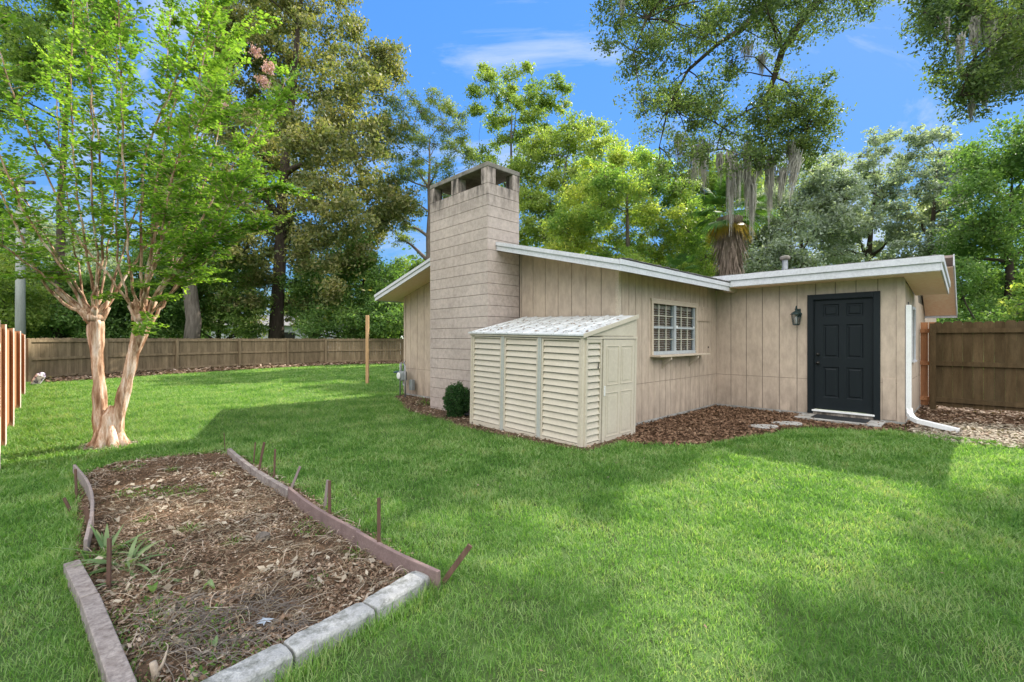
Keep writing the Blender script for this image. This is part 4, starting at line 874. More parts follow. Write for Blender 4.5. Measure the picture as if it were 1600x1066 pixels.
def tree(name, label, px, D, poly, mat, bark, n_cl=30, r_cl=1.1, leaves=20000, lsize=.2, asp=.5, trunk_r=.25, fork=.45, rd=None, sub=14, airy=.33, group=None, base_z=0, lean=0, extra=(), thin=.6, twigs=True, topx=None, vert=.8, hub=None):
    base = P(px, 530, D); base[2] = base_z
    r = root(name, label, 'tree', tuple(base), 0, group)
    poly = np.array(poly, float); cx = poly[:,0].mean(); hw = (poly[:,0].max()-poly[:,0].min())/2
    if rd is None: rd = hw/F*D*.8
    mind = math.sqrt((poly[:,0].max()-poly[:,0].min())*(poly[:,1].max()-poly[:,1].min())/n_cl)*.55
    cl = []
    for q in polysample(poly, n_cl, mind):
        rel = min(1, abs(q[0]-cx)/hw); dd = D+rd*math.sqrt(max(.05,1-rel*rel))*rng.uniform(-1,1)
        # keep the same picture direction only roughly: true position at its own distance
        cl.append(P(q[0], q[1], D)+np.array([0, dd-D, (dd-D)*(530-q[1])/F]) + np.array([(q[0]-800)/F*(dd-D),0,0]))
    for q in extra: cl.append(P(q[0], q[1], D+(q[2] if len(q) > 2 else 0)))
    cl = np.array(cl); ztop_ = cl[:,2].max(); zlow = cl[:,2].min()
    b = MB(); top = P(topx if topx else cx, 530, D); top[2] = ztop_*.82
    fz = base_z+(ztop_-base_z)*fork
    nt_ = 9; tp = []
    for i in range(nt_+1):
        t = i/nt_; p = base*(1-t**1.6)+top*t**1.6; p[2] = base[2]+(top[2]-base[2])*t; p[:2] += rng.normal(size=2)*.05*trunk_r*8*(0 if i == 0 else 1)*.25; tp.append(p)
    tr_r = [trunk_r*(1.25 if i == 0 else 1)*(1-.86*(i/nt_)**1.1) for i in range(nt_+1)]
    b.tube(tp, tr_r, 10, wob=.05)
    nodes = [(p, rr) for p, rr in zip(tp, tr_r) if p[2] > fz*.8]
    if not nodes: nodes = [(tp[-1], tr_r[-1])]
    order = np.argsort([np.min([np.linalg.norm(c-p) for p, _ in nodes]) for c in cl])
    for k in order:
        c = cl[k]; cand = [(np.linalg.norm(c-p)+(2.5*max(0, p[2]-c[2]+.5)), i) for i, (p, _) in enumerate(nodes)]
        i = min(cand)[1]; p, rr = nodes[i]; r0 = min(rr*.75, .03*D*.06+rr*thin)
        pts = limb(b, p, c, r0, max(.012, r0*.35), sag=rng.uniform(-.02,.07), n=5, sides=6)
        for j in range(2, 6): nodes.append((pts[j], r0+(max(.012,r0*.35)-r0)*(j/5)))
    # sub clusters and leaves
    sc = []; 
    for c in cl:
        k = sub; d = rand_unit(k)*np.array([1,1,vert])*r_cl*(rng.random((k,1))**.45)*rng.uniform(.7,1.2); sc.append(c+d)
        if twigs:
            for e in (c+d)[::2]: b.tube([c, (c+e)/2+rng.normal(size=3)*.05*r_cl, e], [.02*D/30+.006, .014, .007], 3, caps=False)
    sc = np.concatenate(sc); per = leaves//len(sc)+1
    wgt = rng.gamma(2.0, 1, len(sc)); wgt /= wgt.sum()
    idx = rng.choice(len(sc), leaves, p=wgt)
    V, Fq = leafcloud(sc[idx], airy*.78*r_cl, lsize, asp, flat=.35, vert=.6)
    part('trunk', b, bark, r, smooth=True, off=base)
    part('crown', make_mesh('crown', V-base, [Fq], mat), None, r)
    return r, cl

# ------------------------------------------------------------------ background trees
tree('magnolia_tree', 'tall magnolia with bronze-green leaves behind the middle of the back fence', 431, 31.5,
     [(300,505),(285,400),(330,250),(330,100),(370,0),(390,-110),(520,-140),(565,-20),(545,80),(560,150),(590,240),(625,300),(625,345),(590,365),(560,400),(540,500)], M['lf_magnolia'], M['bark_dark'],
     n_cl=110, r_cl=1.6, leaves=150000, lsize=.24, asp=.5, trunk_r=.47, fork=.25, sub=16, airy=.28, extra=[(600,85),(607,110,1),(588,130),(560,100),(578,190),(596,215),(632,320),(600,345)])
tree('pine_tree', 'tall slim pine with open tufted crown rising left of the chimney', 668, 33,
     [(610,150),(640,140),(695,150),(735,195),(745,250),(700,290),(640,290),(615,250)], M['lf_pine'], M['bark_pine'],
     n_cl=34, r_cl=.8, leaves=24000, lsize=.2, asp=.28, trunk_r=.30, fork=.45, sub=12, airy=.3, topx=672, extra=[(625,335),(640,355),(628,375,1),(655,320),(700,310),(612,300)])
tree('open_crowned_tree', 'tall sparse tree with forked bare limbs directly behind the chimney top', 795, 38,
     [(722,120),(755,105),(795,95),(850,125),(888,130),(893,180),(860,225),(800,290),(745,285),(728,200)], M['lf_light'], M['bark_grey'],
     n_cl=38, r_cl=.95, leaves=21000, lsize=.22, asp=.5, trunk_r=.30, fork=.35, sub=12, airy=.3, topx=800)
tree('broadleaf_tree', 'light green feathery tree just right of the chimney', 865, 31,
     [(815,385),(812,300),(805,250),(850,205),(930,180),(962,215),(958,280),(930,330),(910,400)], M['lf_light'], M['bark_grey'],
     n_cl=60, r_cl=.95, leaves=46000, lsize=.18, asp=.5, trunk_r=.26, fork=.2, sub=15, airy=.3)
tree('broadleaf_tree', 'yellow-green leafy tree glowing behind the main roof', 985, 24,
     [(850,400),(870,340),(905,280),(935,245),(975,232),(1010,240),(1050,285),(1080,330),(1112,380),(1115,440),(850,430)], M['lf_yellow'], M['bark_grey'],
     n_cl=90, r_cl=.75, leaves=95000, lsize=.14, asp=.5, trunk_r=.22, fork=.15, sub=16, airy=.32, extra=[(1065,300),(1030,262),(960,240)])
tree('broadleaf_tree', 'mid green tree filling the gap behind the fan palm', 1120, 29,
     [(1060,330),(1085,270),(1130,255),(1180,270),(1200,330),(1210,450),(1070,450)], M['lf_mid'], M['bark_grey'],
     n_cl=32, r_cl=1.1, leaves=30000, lsize=.2, trunk_r=.22, fork=.2, sub=14)
tree('grey_green_oak', 'grey-green oak behind the vent pipe on the roof', 1262, 27,
     [(1160,330),(1200,290),(1250,262),(1290,250),(1330,270),(1335,430),(1150,440)], M['lf_grey'], M['bark_dark'],
     n_cl=50, r_cl=1.0, leaves=50000, lsize=.17, trunk_r=.25, fork=.2, sub=15, group='grey-green oaks behind the wing roof')
tree('grey_green_oak', 'grey-green oak with exposed forked limbs above the black door', 1345, 29,
     [(1310,260),(1345,222),(1385,202),(1412,235),(1415,300),(1400,360),(1385,410),(1310,410)], M['lf_grey'], M['bark_dark'],
     n_cl=34, r_cl=.85, leaves=19000, lsize=.17, trunk_r=.30, fork=.15, sub=10, airy=.26, thin=.75, group='grey-green oaks behind the wing roof')
tree('grey_green_oak', 'grey-green oak above the right end of the wing roof', 1442, 26,
     [(1405,300),(1425,235),(1450,200),(1500,205),(1515,250),(1520,330),(1500,420),(1390,420)], M['lf_grey'], M['bark_dark'],
     n_cl=42, r_cl=.85, leaves=26000, lsize=.17, trunk_r=.28, fork=.15, sub=11, airy=.26, thin=.75, group='grey-green oaks behind the wing roof')
tree('broadleaf_tree', 'dense dark green tree filling the right edge behind the tan fence', 1575, 21,
     [(1480,520),(1490,420),(1505,330),(1530,250),(1560,220),(1620,190),(1720,200),(1740,520)], M['lf_dark'], M['bark_dark'],
     n_cl=70, r_cl=.95, leaves=80000, lsize=.15, trunk_r=.25, fork=.1, sub=16, airy=.33)
tree('leafy_bush', 'bright yellow-green bush over the tan fence at the right edge', 1612, 13.2,
     [(1572,505),(1578,455),(1600,430),(1640,420),(1700,440),(1700,505)], M['lf_yellow'], M['bark_grey'],
     n_cl=20, r_cl=.36, leaves=9000, lsize=.10, trunk_r=.05, fork=.1, sub=12, airy=.35)
# left understory
def bush(label, px, D, poly, mat, n, **k): return tree('understory_tree', label, px, D, poly, mat, M['bark_dark'], n_cl=n, r_cl=k.get('r',1.1), leaves=k.get('lv',26000), lsize=k.get('ls',.2), trunk_r=k.get('tr',.18), fork=.1, sub=14, airy=.34)
bush('pale lime understory tree at the far left behind the utility pole', 12, 25, [(-90,520),(-80,400),(-20,400),(40,425),(70,470),(70,520)], M['lf_light'], 30, lv=26000, ls=.17)
bush('dark green understory tree behind the left end of the back fence', 120, 27, [(50,525),(60,450),(90,430),(150,420),(180,450),(190,525)], M['lf_dark'], 30)
bush('dark green understory tree between the crape myrtle trunks and the back fence', 235, 28.5, [(170,525),(175,430),(210,390),(270,380),(300,420),(300,525)], M['lf_dark'], 34)
bush('mid green understory tree left of the magnolia trunk', 340, 30.5, [(285,525),(290,440),(330,400),(390,400),(415,450),(410,525)], M['lf_mid'], 26, lv=18000)
bush('glossy dark tree between the magnolia and the house', 560, 31, [(455,525),(465,430),(500,400),(560,380),(590,430),(640,430),(680,450),(690,525)], M['lf_dark'], 56, lv=48000)
bush('small green tree showing above the left roof slope', 655, 38, [(560,520),(570,455),(620,415),(660,405),(700,420),(700,520)], M['lf_mid'], 30)
tree('vine_draped_tree', 'thin dark leaning tree behind the crape myrtle at far left', 88, 26,
     [(-60,200),(-40,60),(20,-60),(140,-90),(210,-30),(180,60),(120,120),(40,160)], M['lf_mid'], M['bark_dark'], n_cl=44, r_cl=1.1, leaves=32000, lsize=.2, trunk_r=.27, fork=.55, sub=13, topx=118, airy=.3)
tree('mossy_tree', 'greyish moss-hung tree standing behind the utility pole', 60, 36,
     [(-80,440),(-70,340),(0,330),(60,345),(130,370),(190,395),(200,440)], M['lf_grey'], M['bark_grey'], n_cl=40, r_cl=1.2, leaves=30000, lsize=.22, trunk_r=.3, fork=.1, sub=13)
b = MB(); pt = P(297,530,26); b.tube([pt*np.array([1,1,0]), P(303,500,26), P(296,440,26), P(288,380,26)], [.42,.36,.33,.26], 12, wob=.06)
t_ = root('slanting_tree', 'bare grey trunk rising behind the fence between crape myrtle and magnolia', 'tree', (pt[0],pt[1],0)); part('trunk', b, M['bark_grey'], t_, smooth=True, off=(pt[0],pt[1],0))
cc = np.array([P(rng.uniform(240,330), rng.uniform(250,390), 26+rng.uniform(-2,2)) for _ in range(60)]); V, Fq = leafcloud(cc[rng.integers(0,60,14000)], .45, .2, .5)
part('crown', make_mesh('crown', V-np.array([pt[0],pt[1],0]), [Fq], M['lf_dark']), None, t_)
# far wood: one mass
n = 90000; px_ = rng.uniform(-500, 2100, n); dd = rng.uniform(48, 62, n); top = 6.5+2.2*np.sin(px_*.013)+1.6*np.sin(px_*.041+1)+1.2*np.sin(px_*.1)
zz = rng.random(n)**.8*top; c = np.column_stack([(px_-800)/F*dd, dd, zz]); c += rng.normal(size=(n,3))*.3
V, Fq = leafcloud(c, .1, .5, .6); o = bpy.data.objects.new('far_woodland', make_mesh('far_woodland', V, [Fq], M['lf_dark'])); C.objects.link(o); props(o, 'distant dark green woodland beyond the fences', 'woodland', kind='stuff')

# fan palm
def frond(b, hub, az, el, L_, fan, n=40, droop=.25):
    d = np.array([math.cos(az)*math.cos(el), math.sin(az)*math.cos(el), math.sin(el)]); hubp = np.array(hub)
    c = hubp+d*L_*.5; side = np.cross(d, (0,0,1.)); side /= np.linalg.norm(side)+1e-9; up = np.cross(side, d)
    V = []; Fc = []
    V += [hubp-side*.02, hubp+side*.02, c+side*.012, c-side*.012]; Fc.append((0,1,2,3))
    for k in range(n):
        a = (k/(n-1)-.5)*2*fan; l = L_*.62*(1-.35*abs(a/fan)**2)
        e = math.cos(a)*d+math.sin(a)*side; wd = np.cross(e, up)*l*.024
        m_ = c+e*l*.55+up*.02; tip = c+e*l-np.array([0,0,droop*l*rng.uniform(.5,1.4)]); i = len(V)
        V += [c, m_+wd, tip, m_-wd]; Fc.append((i,i+1,i+2,i+3))
    b.add(V, Fc)
def palm(label, px, D, ztr, skirt, scale=1.0, n=34):
    base = P(px,530,D); base[2] = 0; r = root('fan_palm', label, 'palm', tuple(base)); 
    b = MB(); b.tube([(0,0,-.1),(0,0,ztr*.5),(0,0,ztr)], [.24*scale,.2*scale,.2*scale], 12); part('trunk', b, M['bark_grey'], r, smooth=True)
    b = MB()
    for k in range(n):
        az = k*2.4+rng.normal()*.2; el = math.pi*.48*(1-(k/n))-.15*(k/n)-.35*(k/n); frond(b, (0,0,ztr+.05), az, el, (1.25+.25*rng.random())*scale, 1.15)
    part('fronds', b, M['lf_palm'], r)
    if skirt:
        b = MB()
        for k in range(7): frond(b, (0,0,ztr-.05), k*.9+.3, -.6, .95*scale, 1.0, droop=.5)
        part('yellowed_fronds', b, M['lf_palm_old'], r)
        b = MB()
        for k in range(1100):
            z = ztr-.05-rng.random()**1.0*skirt; az = rng.random()*2*math.pi; tt = (ztr-z)/skirt
            tier = .10*abs(math.sin(tt*7)); r0 = (.62-.26*tt+tier)*scale*rng.uniform(.75,1.05); l = rng.uniform(.3,.6)*scale
            a = np.array([math.cos(az)*r0*.72, math.sin(az)*r0*.72, z]); e = np.array([math.cos(az)*r0, math.sin(az)*r0, z-l]); s_ = np.array([-math.sin(az), math.cos(az), 0])*rng.uniform(.012,.035)
            b.add([a-s_*.5, a+s_*.5, e+s_*rng.uniform(.2,1), e-s_*rng.uniform(.2,1)], [(0,1,2,3)])
        b.tube([(0,0,ztr-skirt),(0,0,ztr-skirt*.6),(0,0,ztr-.1)], [.28*scale,.34*scale,.42*scale], 12)
        part('dead_frond_skirt', b, M['palm_skirt'], r)
    return r
palm('fan palm with shaggy dead frond skirt behind the roof valley', 1140, 20.5, 7.0, 4.3, 1.3)
palm('small low fan palm peeking over the roof left of the tall palm', 1062, 19, 4.1, 0, .75, 16)
palm('fan palm at the left edge of the yard beyond the fence', -38, 20, 6.2, 0, 1.25, 30)

# neighbour houses
def nhouse(label, px0, px1, D, zt, rise):
    a = P(px0,530,D); c = P(px1,530,D); r = root('neighbour_house', label, 'house', (a[0],D,0)); w_ = c[0]-a[0]
    b = MB(); b.box(0,w_,0,6,0,zt); 
    part('wall', b, M['pale_wall'], r)
    b = MB(); b.prism([(-.5,zt),(3,zt+rise),(6.5,zt)], (-.4,w_+.4), 'x'); part('roof', b, M['pale_roof'], r)
    b = MB(); b.box(w_*.3,w_*.42,-.03,-.005,1.1,2.1); part('window', b, M['hardware'], r)
    b = MB(); b.box(w_*.65,w_*.77,-.03,-.005,1.1,2.1); part('window', b, M['hardware'], r)
nhouse('pale grey neighbouring house glimpsed behind the magnolia trunk', 330, 500, 44, 2.75, 1.2)
nhouse('pale neighbouring house glimpsed behind the lone post', 545, 625, 42, 3.0, 1.0)

# ------------------------------------------------------------------ overhanging live oak
ob = np.array([17.5, 13.0, 0]); oak = root('live_oak', 'huge live oak reaching in from the right with Spanish moss over the roof', 'tree', tuple(ob))
b = MB()
b.tube([ob, ob+np.array([-.3,0,3]), ob+np.array([-.9,.1,6]), ob+np.array([-1.6,.2,8.5])], [.75,.62,.55,.45], 14, wob=.05)
top = ob+np.array([-1.6,.2,8.5])
def chain(pts, rads, sides=8): b.tube(pts, rads, sides, caps=False); return pts
D1 = 12.5
limbA = chain([top, top+np.array([-2.2,.2,2.6]), np.array([10.5,13,13.4]), P(1330,-60,D1), P(1262,20,D1), P(1222,80,D1-.3), P(1210,120,D1), P(1196,160,D1), P(1200,185,D1), P(1203,212,D1)], [.42,.34,.26,.16,.11,.085,.07,.05,.035,.015])
limbB = chain([P(1330,-60,D1), P(1250,-70,D1+.5), P(1190,10,D1+.8), P(1160,45,D1+.8), P(1120,70,D1+1), P(1075,110,D1+1.2), P(1045,165,D1+1.3), P(1030,230,D1+1.4)], [.16,.13,.10,.085,.06,.045,.03,.012])
limbC = chain([P(1250,-70,D1+.5), P(1120,-60,D1), P(1050,-20,D1), P(1010,30,D1-.3), P(990,80,D1-.3)], [.12,.09,.06,.035,.012])
limbD = chain([top, top+np.array([-1.0,-.5,1.2]), P(1660,-10,D1-2), P(1597,25,D1-2), P(1560,65,D1-2), P(1520,95,D1-2), P(1500,150,D1-2)], [.35,.2,.10,.07,.045,.03,.012])
limbE = chain([P(1660,-10,D1-2), P(1560,-30,D1-2), P(1480,-5,D1-2), P(1440,20,D1-2)], [.10,.06,.04,.012])
limbF = chain([P(1196,160,D1), P(1165,175,D1), P(1130,200,D1+.2), P(1118,235,D1+.2)], [.04,.03,.02,.01], 6)
limbG = chain([P(1210,120,D1), P(1228,128,D1-.2), P(1243,150,D1-.4), P(1250,172,D1-.4), P(1262,200,D1-.4)], [.03,.024,.018,.012,.006], 6)
nodes = [np.array(p) for L_ in (limbA[3:], limbB, limbC, limbD[2:], limbE, limbF, limbG) for p in L_]
polys = [([(950,40),(975,-60),(1120,-70),(1160,40),(1140,120),(1120,180),(1100,250),(1060,285),(1020,270),(1005,200),(985,120)], 54, D1+.6, 1.7),
         ([(1130,-60),(1380,-70),(1400,-5),(1330,40),(1290,70),(1240,110),(1180,60)], 28, D1-.3, 1.6),
         ([(1120,180),(1190,150),(1240,190),(1270,215),(1255,262),(1200,275),(1150,250)], 18, D1, 1.0),
         ([(1215,130),(1262,120),(1285,180),(1275,215),(1235,200)], 9, D1-.4, .5),
         ([(1420,-30),(1640,-40),(1650,120),(1590,110),(1560,150),(1500,150),(1495,100),(1450,50)], 27, D1-2, 1.2),
         ([(1480,110),(1575,95),(1560,155),(1500,165)], 8, D1-2, .6)]
sc = []
for (pl, n, D_, rd_) in polys:
    for q in polysample(pl, n, 13):
        dz = rng.uniform(-rd_, rd_); D2 = D_+dz; c = P(q[0], q[1], D2)
        nn = min(nodes, key=lambda p: np.linalg.norm(p-c)+1.5*max(0, c[2]-p[2]-.5)); pts = limb(b, nn, c, .022, .007, sag=.05, n=4, sides=5)
        k = 15; d = rand_unit(k)*.62*(rng.random((k,1))**.5)*np.array([1,1,.75]); e_ = c+d; sc.append(e_)
        for e in e_[::2]: b.tube([c, (c+e)/2+rng.normal(size=3)*.04, e], [.008,.006,.004], 3, caps=False)
sc = np.concatenate(sc); wg = rng.gamma(1.6,1,len(sc)); idx = rng.choice(len(sc), 92000, p=wg/wg.sum())
V, Fq = leafcloud(sc[idx], .12, .082, .5, flat=.3, vert=.7)
# limbs and leaves of the overhanging oak
part('trunk', b, M['bark_dark'], oak, smooth=True, off=ob)
part('crown', make_mesh('crown', V-ob, [Fq], M['lf_oak']), None, oak)
def moss(px, py, D_, wpx, lpx, n, lean=0):
    V = []; Fc = []; top_ = P(px, py, D_); w_ = wpx/F*D_; l_ = lpx/F*D_; i = 0
    for k in range(int(n*1.7)):
        x = top_[0]+rng.normal()*w_*.4; y = D_+rng.normal()*w_*.5; z = top_[2]+rng.uniform(-.1,.15)*l_; ln = l_*rng.uniform(.3,1.05)*(1-.4*min(1,abs(x-top_[0])/w_)); seg = 5; wv = rng.uniform(.006,.018); a = rng.random()*3.14
        for s_ in range(seg+1):
            t = s_/seg; jx = rng.normal()*.012; jy = rng.normal()*.012; ww = wv*(1-.8*t); X = x+jx+lean*t*l_-(x-top_[0])*.35*t
            V += [(X-ww*math.cos(a), y+jy-ww*math.sin(a), z-ln*t), (X+ww*math.cos(a), y+jy+ww*math.sin(a), z-ln*t)]
            if s_: Fc.append((i-2,i-1,i+1,i)) 
            i += 2
    me = make_mesh('hanging_moss', np.array(V)-ob, [np.array(Fc)], M['moss']); part('hanging_moss', me, None, oak)
for a_ in [(1085,235,D1+1,16,60,70), (1100,225,D1+.8,12,80,60), (1062,215,D1+1,14,50,50), (1167,235,D1,7,110,70), (1185,240,D1,8,60,50), (1203,255,D1,9,100,80), (1246,245,D1-.4,8,75,90,-.16),(1225,270,D1-.2,8,60,60,-.1),(1142,250,D1+.2,9,110,80),(1175,285,D1,7,100,70), (1152,265,D1,12,60,70), (1190,90,D1,7,36,50), (1168,70,D1,12,34,50), (972,0,D1-.2,5,45,50),
           (1523,35,D1-2,6,60,60), (1545,40,D1-2,8,60,60), (1590,45,D1-2,8,75,60), (1518,160,D1-2,4,38,40), (1563,105,D1-2,6,50,50), (1539,140,D1-2,5,34,40), (1588,120,D1-2,4,30,30), (1480,30,D1-2,4,40,30),(1605,60,D1-2,8,80,70),(1500,60,D1-2,6,55,40),(1560,60,D1-2,6,80,50),(1575,90,D1-2,6,60,50), (1235,225,D1-.3,10,40,60), (1125,245,D1+.3,8,50,50)]: moss(*a_)

# unused crown spots meant to shade the near lawn; no second oak is built
shade = [((4.6,9.6,8.9),1.0),((6.3,8.9,8.3),1.1),((7.8,10.6,8.8),.8)]

# ------------------------------------------------------------------ crape myrtle
cb = gp(168, 697); DC = cb[1]; cm = root('crape_myrtle', 'crape myrtle with two peeling cinnamon trunks and pink blossoms on the left lawn', 'tree', tuple(cb))
def rough(pts, rads, n=34, amp=.10):
    pts = np.array(pts); t0 = np.linspace(0,1,len(pts)); t = np.linspace(0,1,n)
    P2 = np.stack([np.interp(t, t0, pts[:,i]) for i in range(3)], 1); k = np.ones(5)/5
    for i in range(3): 
        q = np.pad(P2[:,i], 2, mode='edge'); P2[:,i] = np.convolve(q, k, 'valid')
    P2[0] = pts[0]; P2[-1] = pts[-1]
    w1 = np.convolve(rng.normal(size=n+4), np.ones(5)/5, 'valid'); P2[:,0] += w1*.012; R = np.interp(t, t0, rads)*(1+np.convolve(rng.normal(size=n+2), np.ones(3)/3, 'valid')*amp)
    return [p for p in P2], list(R)
def PC(px, py, dy=0): return P(px, py, DC)+np.array([0, dy, 0])
b = MB()
b.tube(*rough([PC(166,706), PC(165,693), PC(160,670), PC(156,640), PC(154,600), PC(152,560), PC(149,525), PC(149,500)], [.155,.112,.088,.079,.071,.069,.076,.092]), 18, wob=.13)
b.tube(*rough([PC(178,706), PC(178,690), PC(180,665,.02), PC(184,640,.03), PC(192,605,.04), PC(202,560,.05), PC(212,525,.06), PC(217,500,.06)], [.125,.09,.078,.071,.068,.066,.074,.092]), 18, wob=.13)
b.tube([PC(170,704,-.03), PC(171,680,-.03), PC(173,650,-.01), PC(176,635,.02)], [.14,.11,.09,.05], 12, wob=.1)
for k in range(7):
    a = k*.9+.2; b.tube([cb+np.array([math.cos(a)*.24+.03, math.sin(a)*.2, -.03]), cb+np.array([math.cos(a)*.14+.03, math.sin(a)*.12, .07]), cb+np.array([math.cos(a)*.09+.03, math.sin(a)*.08, .28])], [.05,.065,.04], 8)
heads = [PC(148,497), PC(150,480,.04), PC(217,498,.06), PC(212,478,.05)]
whips = []
H1 = PC(148,500); H2 = PC(217,500,.06)
# visible main scaffold branches: start head, mid, end (pixels) with depth offset
spec = [
 (H1,(90,455),(60,360),(15,230),(-30,120),-.5), (H1,(118,465),(85,370),(45,200),(20,60),.5), (H1,(125,430),(95,340),(70,200),(60,40),-.9),
 (H1,(135,440),(118,340),(105,180),(100,0),1.0), (H1,(148,420),(140,320),(140,180),(150,-60),-.3), (H1,(160,430),(165,330),(190,180),(190,-40),.8),
 (H1,(172,420),(190,300),(215,150),(225,-90),-.8), (H1,(150,440),(150,300),(120,100),(90,-100),.2), (H1,(165,425),(180,340),(210,200),(240,40),1.3),
 (H1,(110,440),(60,380),(0,290),(-70,220),.3),(H1,(120,450),(90,400),(30,320),(-20,290),-1.2),
 (H2,(205,440),(215,330),(235,180),(240,-80),-.6), (H2,(222,440),(240,340),(270,200),(300,10),.5), (H2,(235,430),(262,330),(310,200),(350,30),-.2),
 (H2,(215,420),(205,300),(195,150),(180,-70),.9), (H2,(228,450),(260,370),(330,230),(390,60),.9), (H2,(240,470),(290,390),(330,300),(400,200),-.8),
 (H2,(245,475),(300,420),(345,370),(400,345),.2), (H2,(232,440),(255,300),(280,120),(300,-90),-1.1), (H2,(225,450),(230,350),(255,200),(265,-20),1.2),
 (H2,(240,455),(300,340),(350,240),(420,130),.3), (H2,(235,465),(280,350),(340,260),(375,250),1.2), (H2,(212,450),(190,380),(165,250),(140,90),-1.2),
 (H2,(250,465),(290,430),(350,380),(395,300),-.3),(H2,(230,430),(250,250),(330,90),(380,-30),-.4),(H2,(225,430),(235,250),(275,80),(340,-60),.3)]
for (h, p1, p2, p3, p4, dy) in spec:
    j = lambda s: rng.normal()*s
    pts = [h+np.array([j(.03), j(.03), -.05]), PC(p1[0],p1[1],dy*.25), PC(p2[0],p2[1],dy*.55), PC(p3[0],p3[1],dy*.85), PC(p4[0],p4[1],dy*1.1)]
    # resample smooth (catmull-rom)
    ext = [2*pts[0]-pts[1]]+pts+[2*pts[-1]-pts[-2]]; cv = []
    for i in range(1, len(ext)-2):
        for t in np.linspace(0, 1, 7)[:-1]:
            a0, a1, a2, a3 = ext[i-1:i+3]; cv.append(.5*((2*a1)+(-a0+a2)*t+(2*a0-5*a1+4*a2-a3)*t*t+(-a0+3*a1-3*a2+a3)*t**3)+rng.normal(size=3)*.008)
    cv.append(pts[-1]); r0 = rng.uniform(.017,.027); rads = [r0*(1-.88*(i/(len(cv)-1))**.8)+.002 for i in range(len(cv))]
    b.tube(cv, rads, 7, caps=False, wob=.04); whips.append(cv)
# knobbly pollard heads with stubs
for hh_ in (H1, H2): b.tube([hh_-np.array([0,0,.012]), hh_+np.array([0,0,.04]), hh_+np.array([0,.01,.10]), hh_+np.array([0,.01,.13])], [.102,.105,.075,.02], 12, wob=.14)
for hh_ in (H1, H2):
    for k in range(9):
        a = rng.random()*6.3; e = hh_+np.array([math.cos(a)*.16, math.sin(a)*.14, rng.uniform(.12,.34)]); b.tube([hh_-np.array([0,0,.1]), (hh_+e)/2+rng.normal(size=3)*.02, e], [.055,.042,.018], 8)
b.tube([H1-np.array([0,0,.06]), PC(120,478), PC(92,455,.0), PC(88,453)], [.06,.045,.036,.02], 9)
LC = []; LU = []; LV = []
def shoot(p, d, L_, lsz=.074):
    n = max(4, int(L_/.034)); dd = d/np.linalg.norm(d); side = np.cross(dd, (0,0,1.)); side /= np.linalg.norm(side)+1e-6; up = np.cross(side, dd); pts = [p]; q = p.copy(); e = dd.copy()
    for i in range(n):
        e = e+np.array([0,0,-.02 if i > n*.5 else .01])+rng.normal(size=3)*.02; e /= np.linalg.norm(e); q = q+e*(L_/n); s = lsz*rng.uniform(.7,1.25)*(1-.35*(i/n))
        for sg in (1,-1):
            u = (side*sg*.85+e*.5+up*rng.normal()*.3+np.array([0,0,-.15])); u /= np.linalg.norm(u); v = np.cross(u, up+rng.normal(size=3)*.35); v /= np.linalg.norm(v)+1e-6
            LC.append(q+u*s*.55); LU.append(u*s*.5); LV.append(v*s*.31)
    return q
for cv in whips:
    m_ = len(cv); i0 = int(m_*.36)
    for i in range(i0, m_):
        f = (i-i0)/(m_-i0)
        for k in range(int(2+4.6*(f**.5))):
            t = rng.random(); p = cv[i]*(1-t)+cv[min(i+1,m_-1)]*t; a = rng.random()*2*math.pi; ax = cv[min(i+1,m_-1)]-cv[i-1]; ax = ax/(np.linalg.norm(ax)+1e-6)
            d = np.array([math.cos(a), math.sin(a), rng.uniform(-.1,.55)])+ax*.55*f; Ls = rng.uniform(.12,.42)*(1.15-.35*f)
            mid_ = p+d/np.linalg.norm(d)*Ls
            b.tube([p, mid_], [.0045,.002], 3, caps=False)
            shoot(p, d, Ls)
            if rng.random() < .5: shoot(p+d/np.linalg.norm(d)*Ls*.4, d+rng.normal(size=3)*.7, Ls*.7)
    shoot(cv[-1], cv[-1]-cv[-3], .5)
# long horizontal sprays on the right side and lower left
for (px, py, dx, dz, Ls, dy) in [(300,250,1,.02,1.05,-.4),(330,275,1,.1,.85,.1),(290,315,1,-.05,1.0,-.3),(300,335,1,.05,.8,.3),(285,350,1,0,.9,-.5),(270,375,1,-.02,.95,.0),(290,395,1,-.05,.7,-.2),(335,130,1,.25,.8,-.2),(340,60,1,.5,.8,.1),(330,210,1,.15,.7,-.3),(350,180,1,.2,.75,0),(300,290,1,-.05,.8,-.6),
                                 (150,440,-1,.05,.6,-.3),(140,428,-1,.0,.75,-.2),(130,440,-1,-.05,.5,-.4),(120,430,-1,.02,.5,0),(250,470,1,.1,.4,-.2),(230,450,1,.0,.4,-.25),(160,470,1,.3,.25,-.15),(240,490,.4,-.6,.25,-.12),(230,505,.3,-.7,.2,-.12),(90,400,-1,.05,.6,-.2),(70,350,-1,.0,.6,-.2),(60,300,-1,.1,.7,.2),(290,425,1,.0,.55,-.15),(270,440,1,.05,.6,.1)]:
    p = PC(px,py,dy); d = np.array([dx, rng.normal()*.3, dz]); b.tube([p, p+d/np.linalg.norm(d)*Ls*.9], [.006,.002], 4, caps=False)
    for k in range(3): shoot(p+np.array([0,0,rng.normal()*.03]), d+rng.normal(size=3)*.10, Ls*rng.uniform(.7,1))
    for f in np.linspace(.15,.9,9):
        shoot(p+d/np.linalg.norm(d)*Ls*f, np.array([dx*.8, rng.choice([-1,1])*rng.uniform(.4,1), rng.uniform(-.15,.3)]), rng.uniform(.1,.22))
part('trunk', b, M['bark_crape'], cm, smooth=True, off=cb)
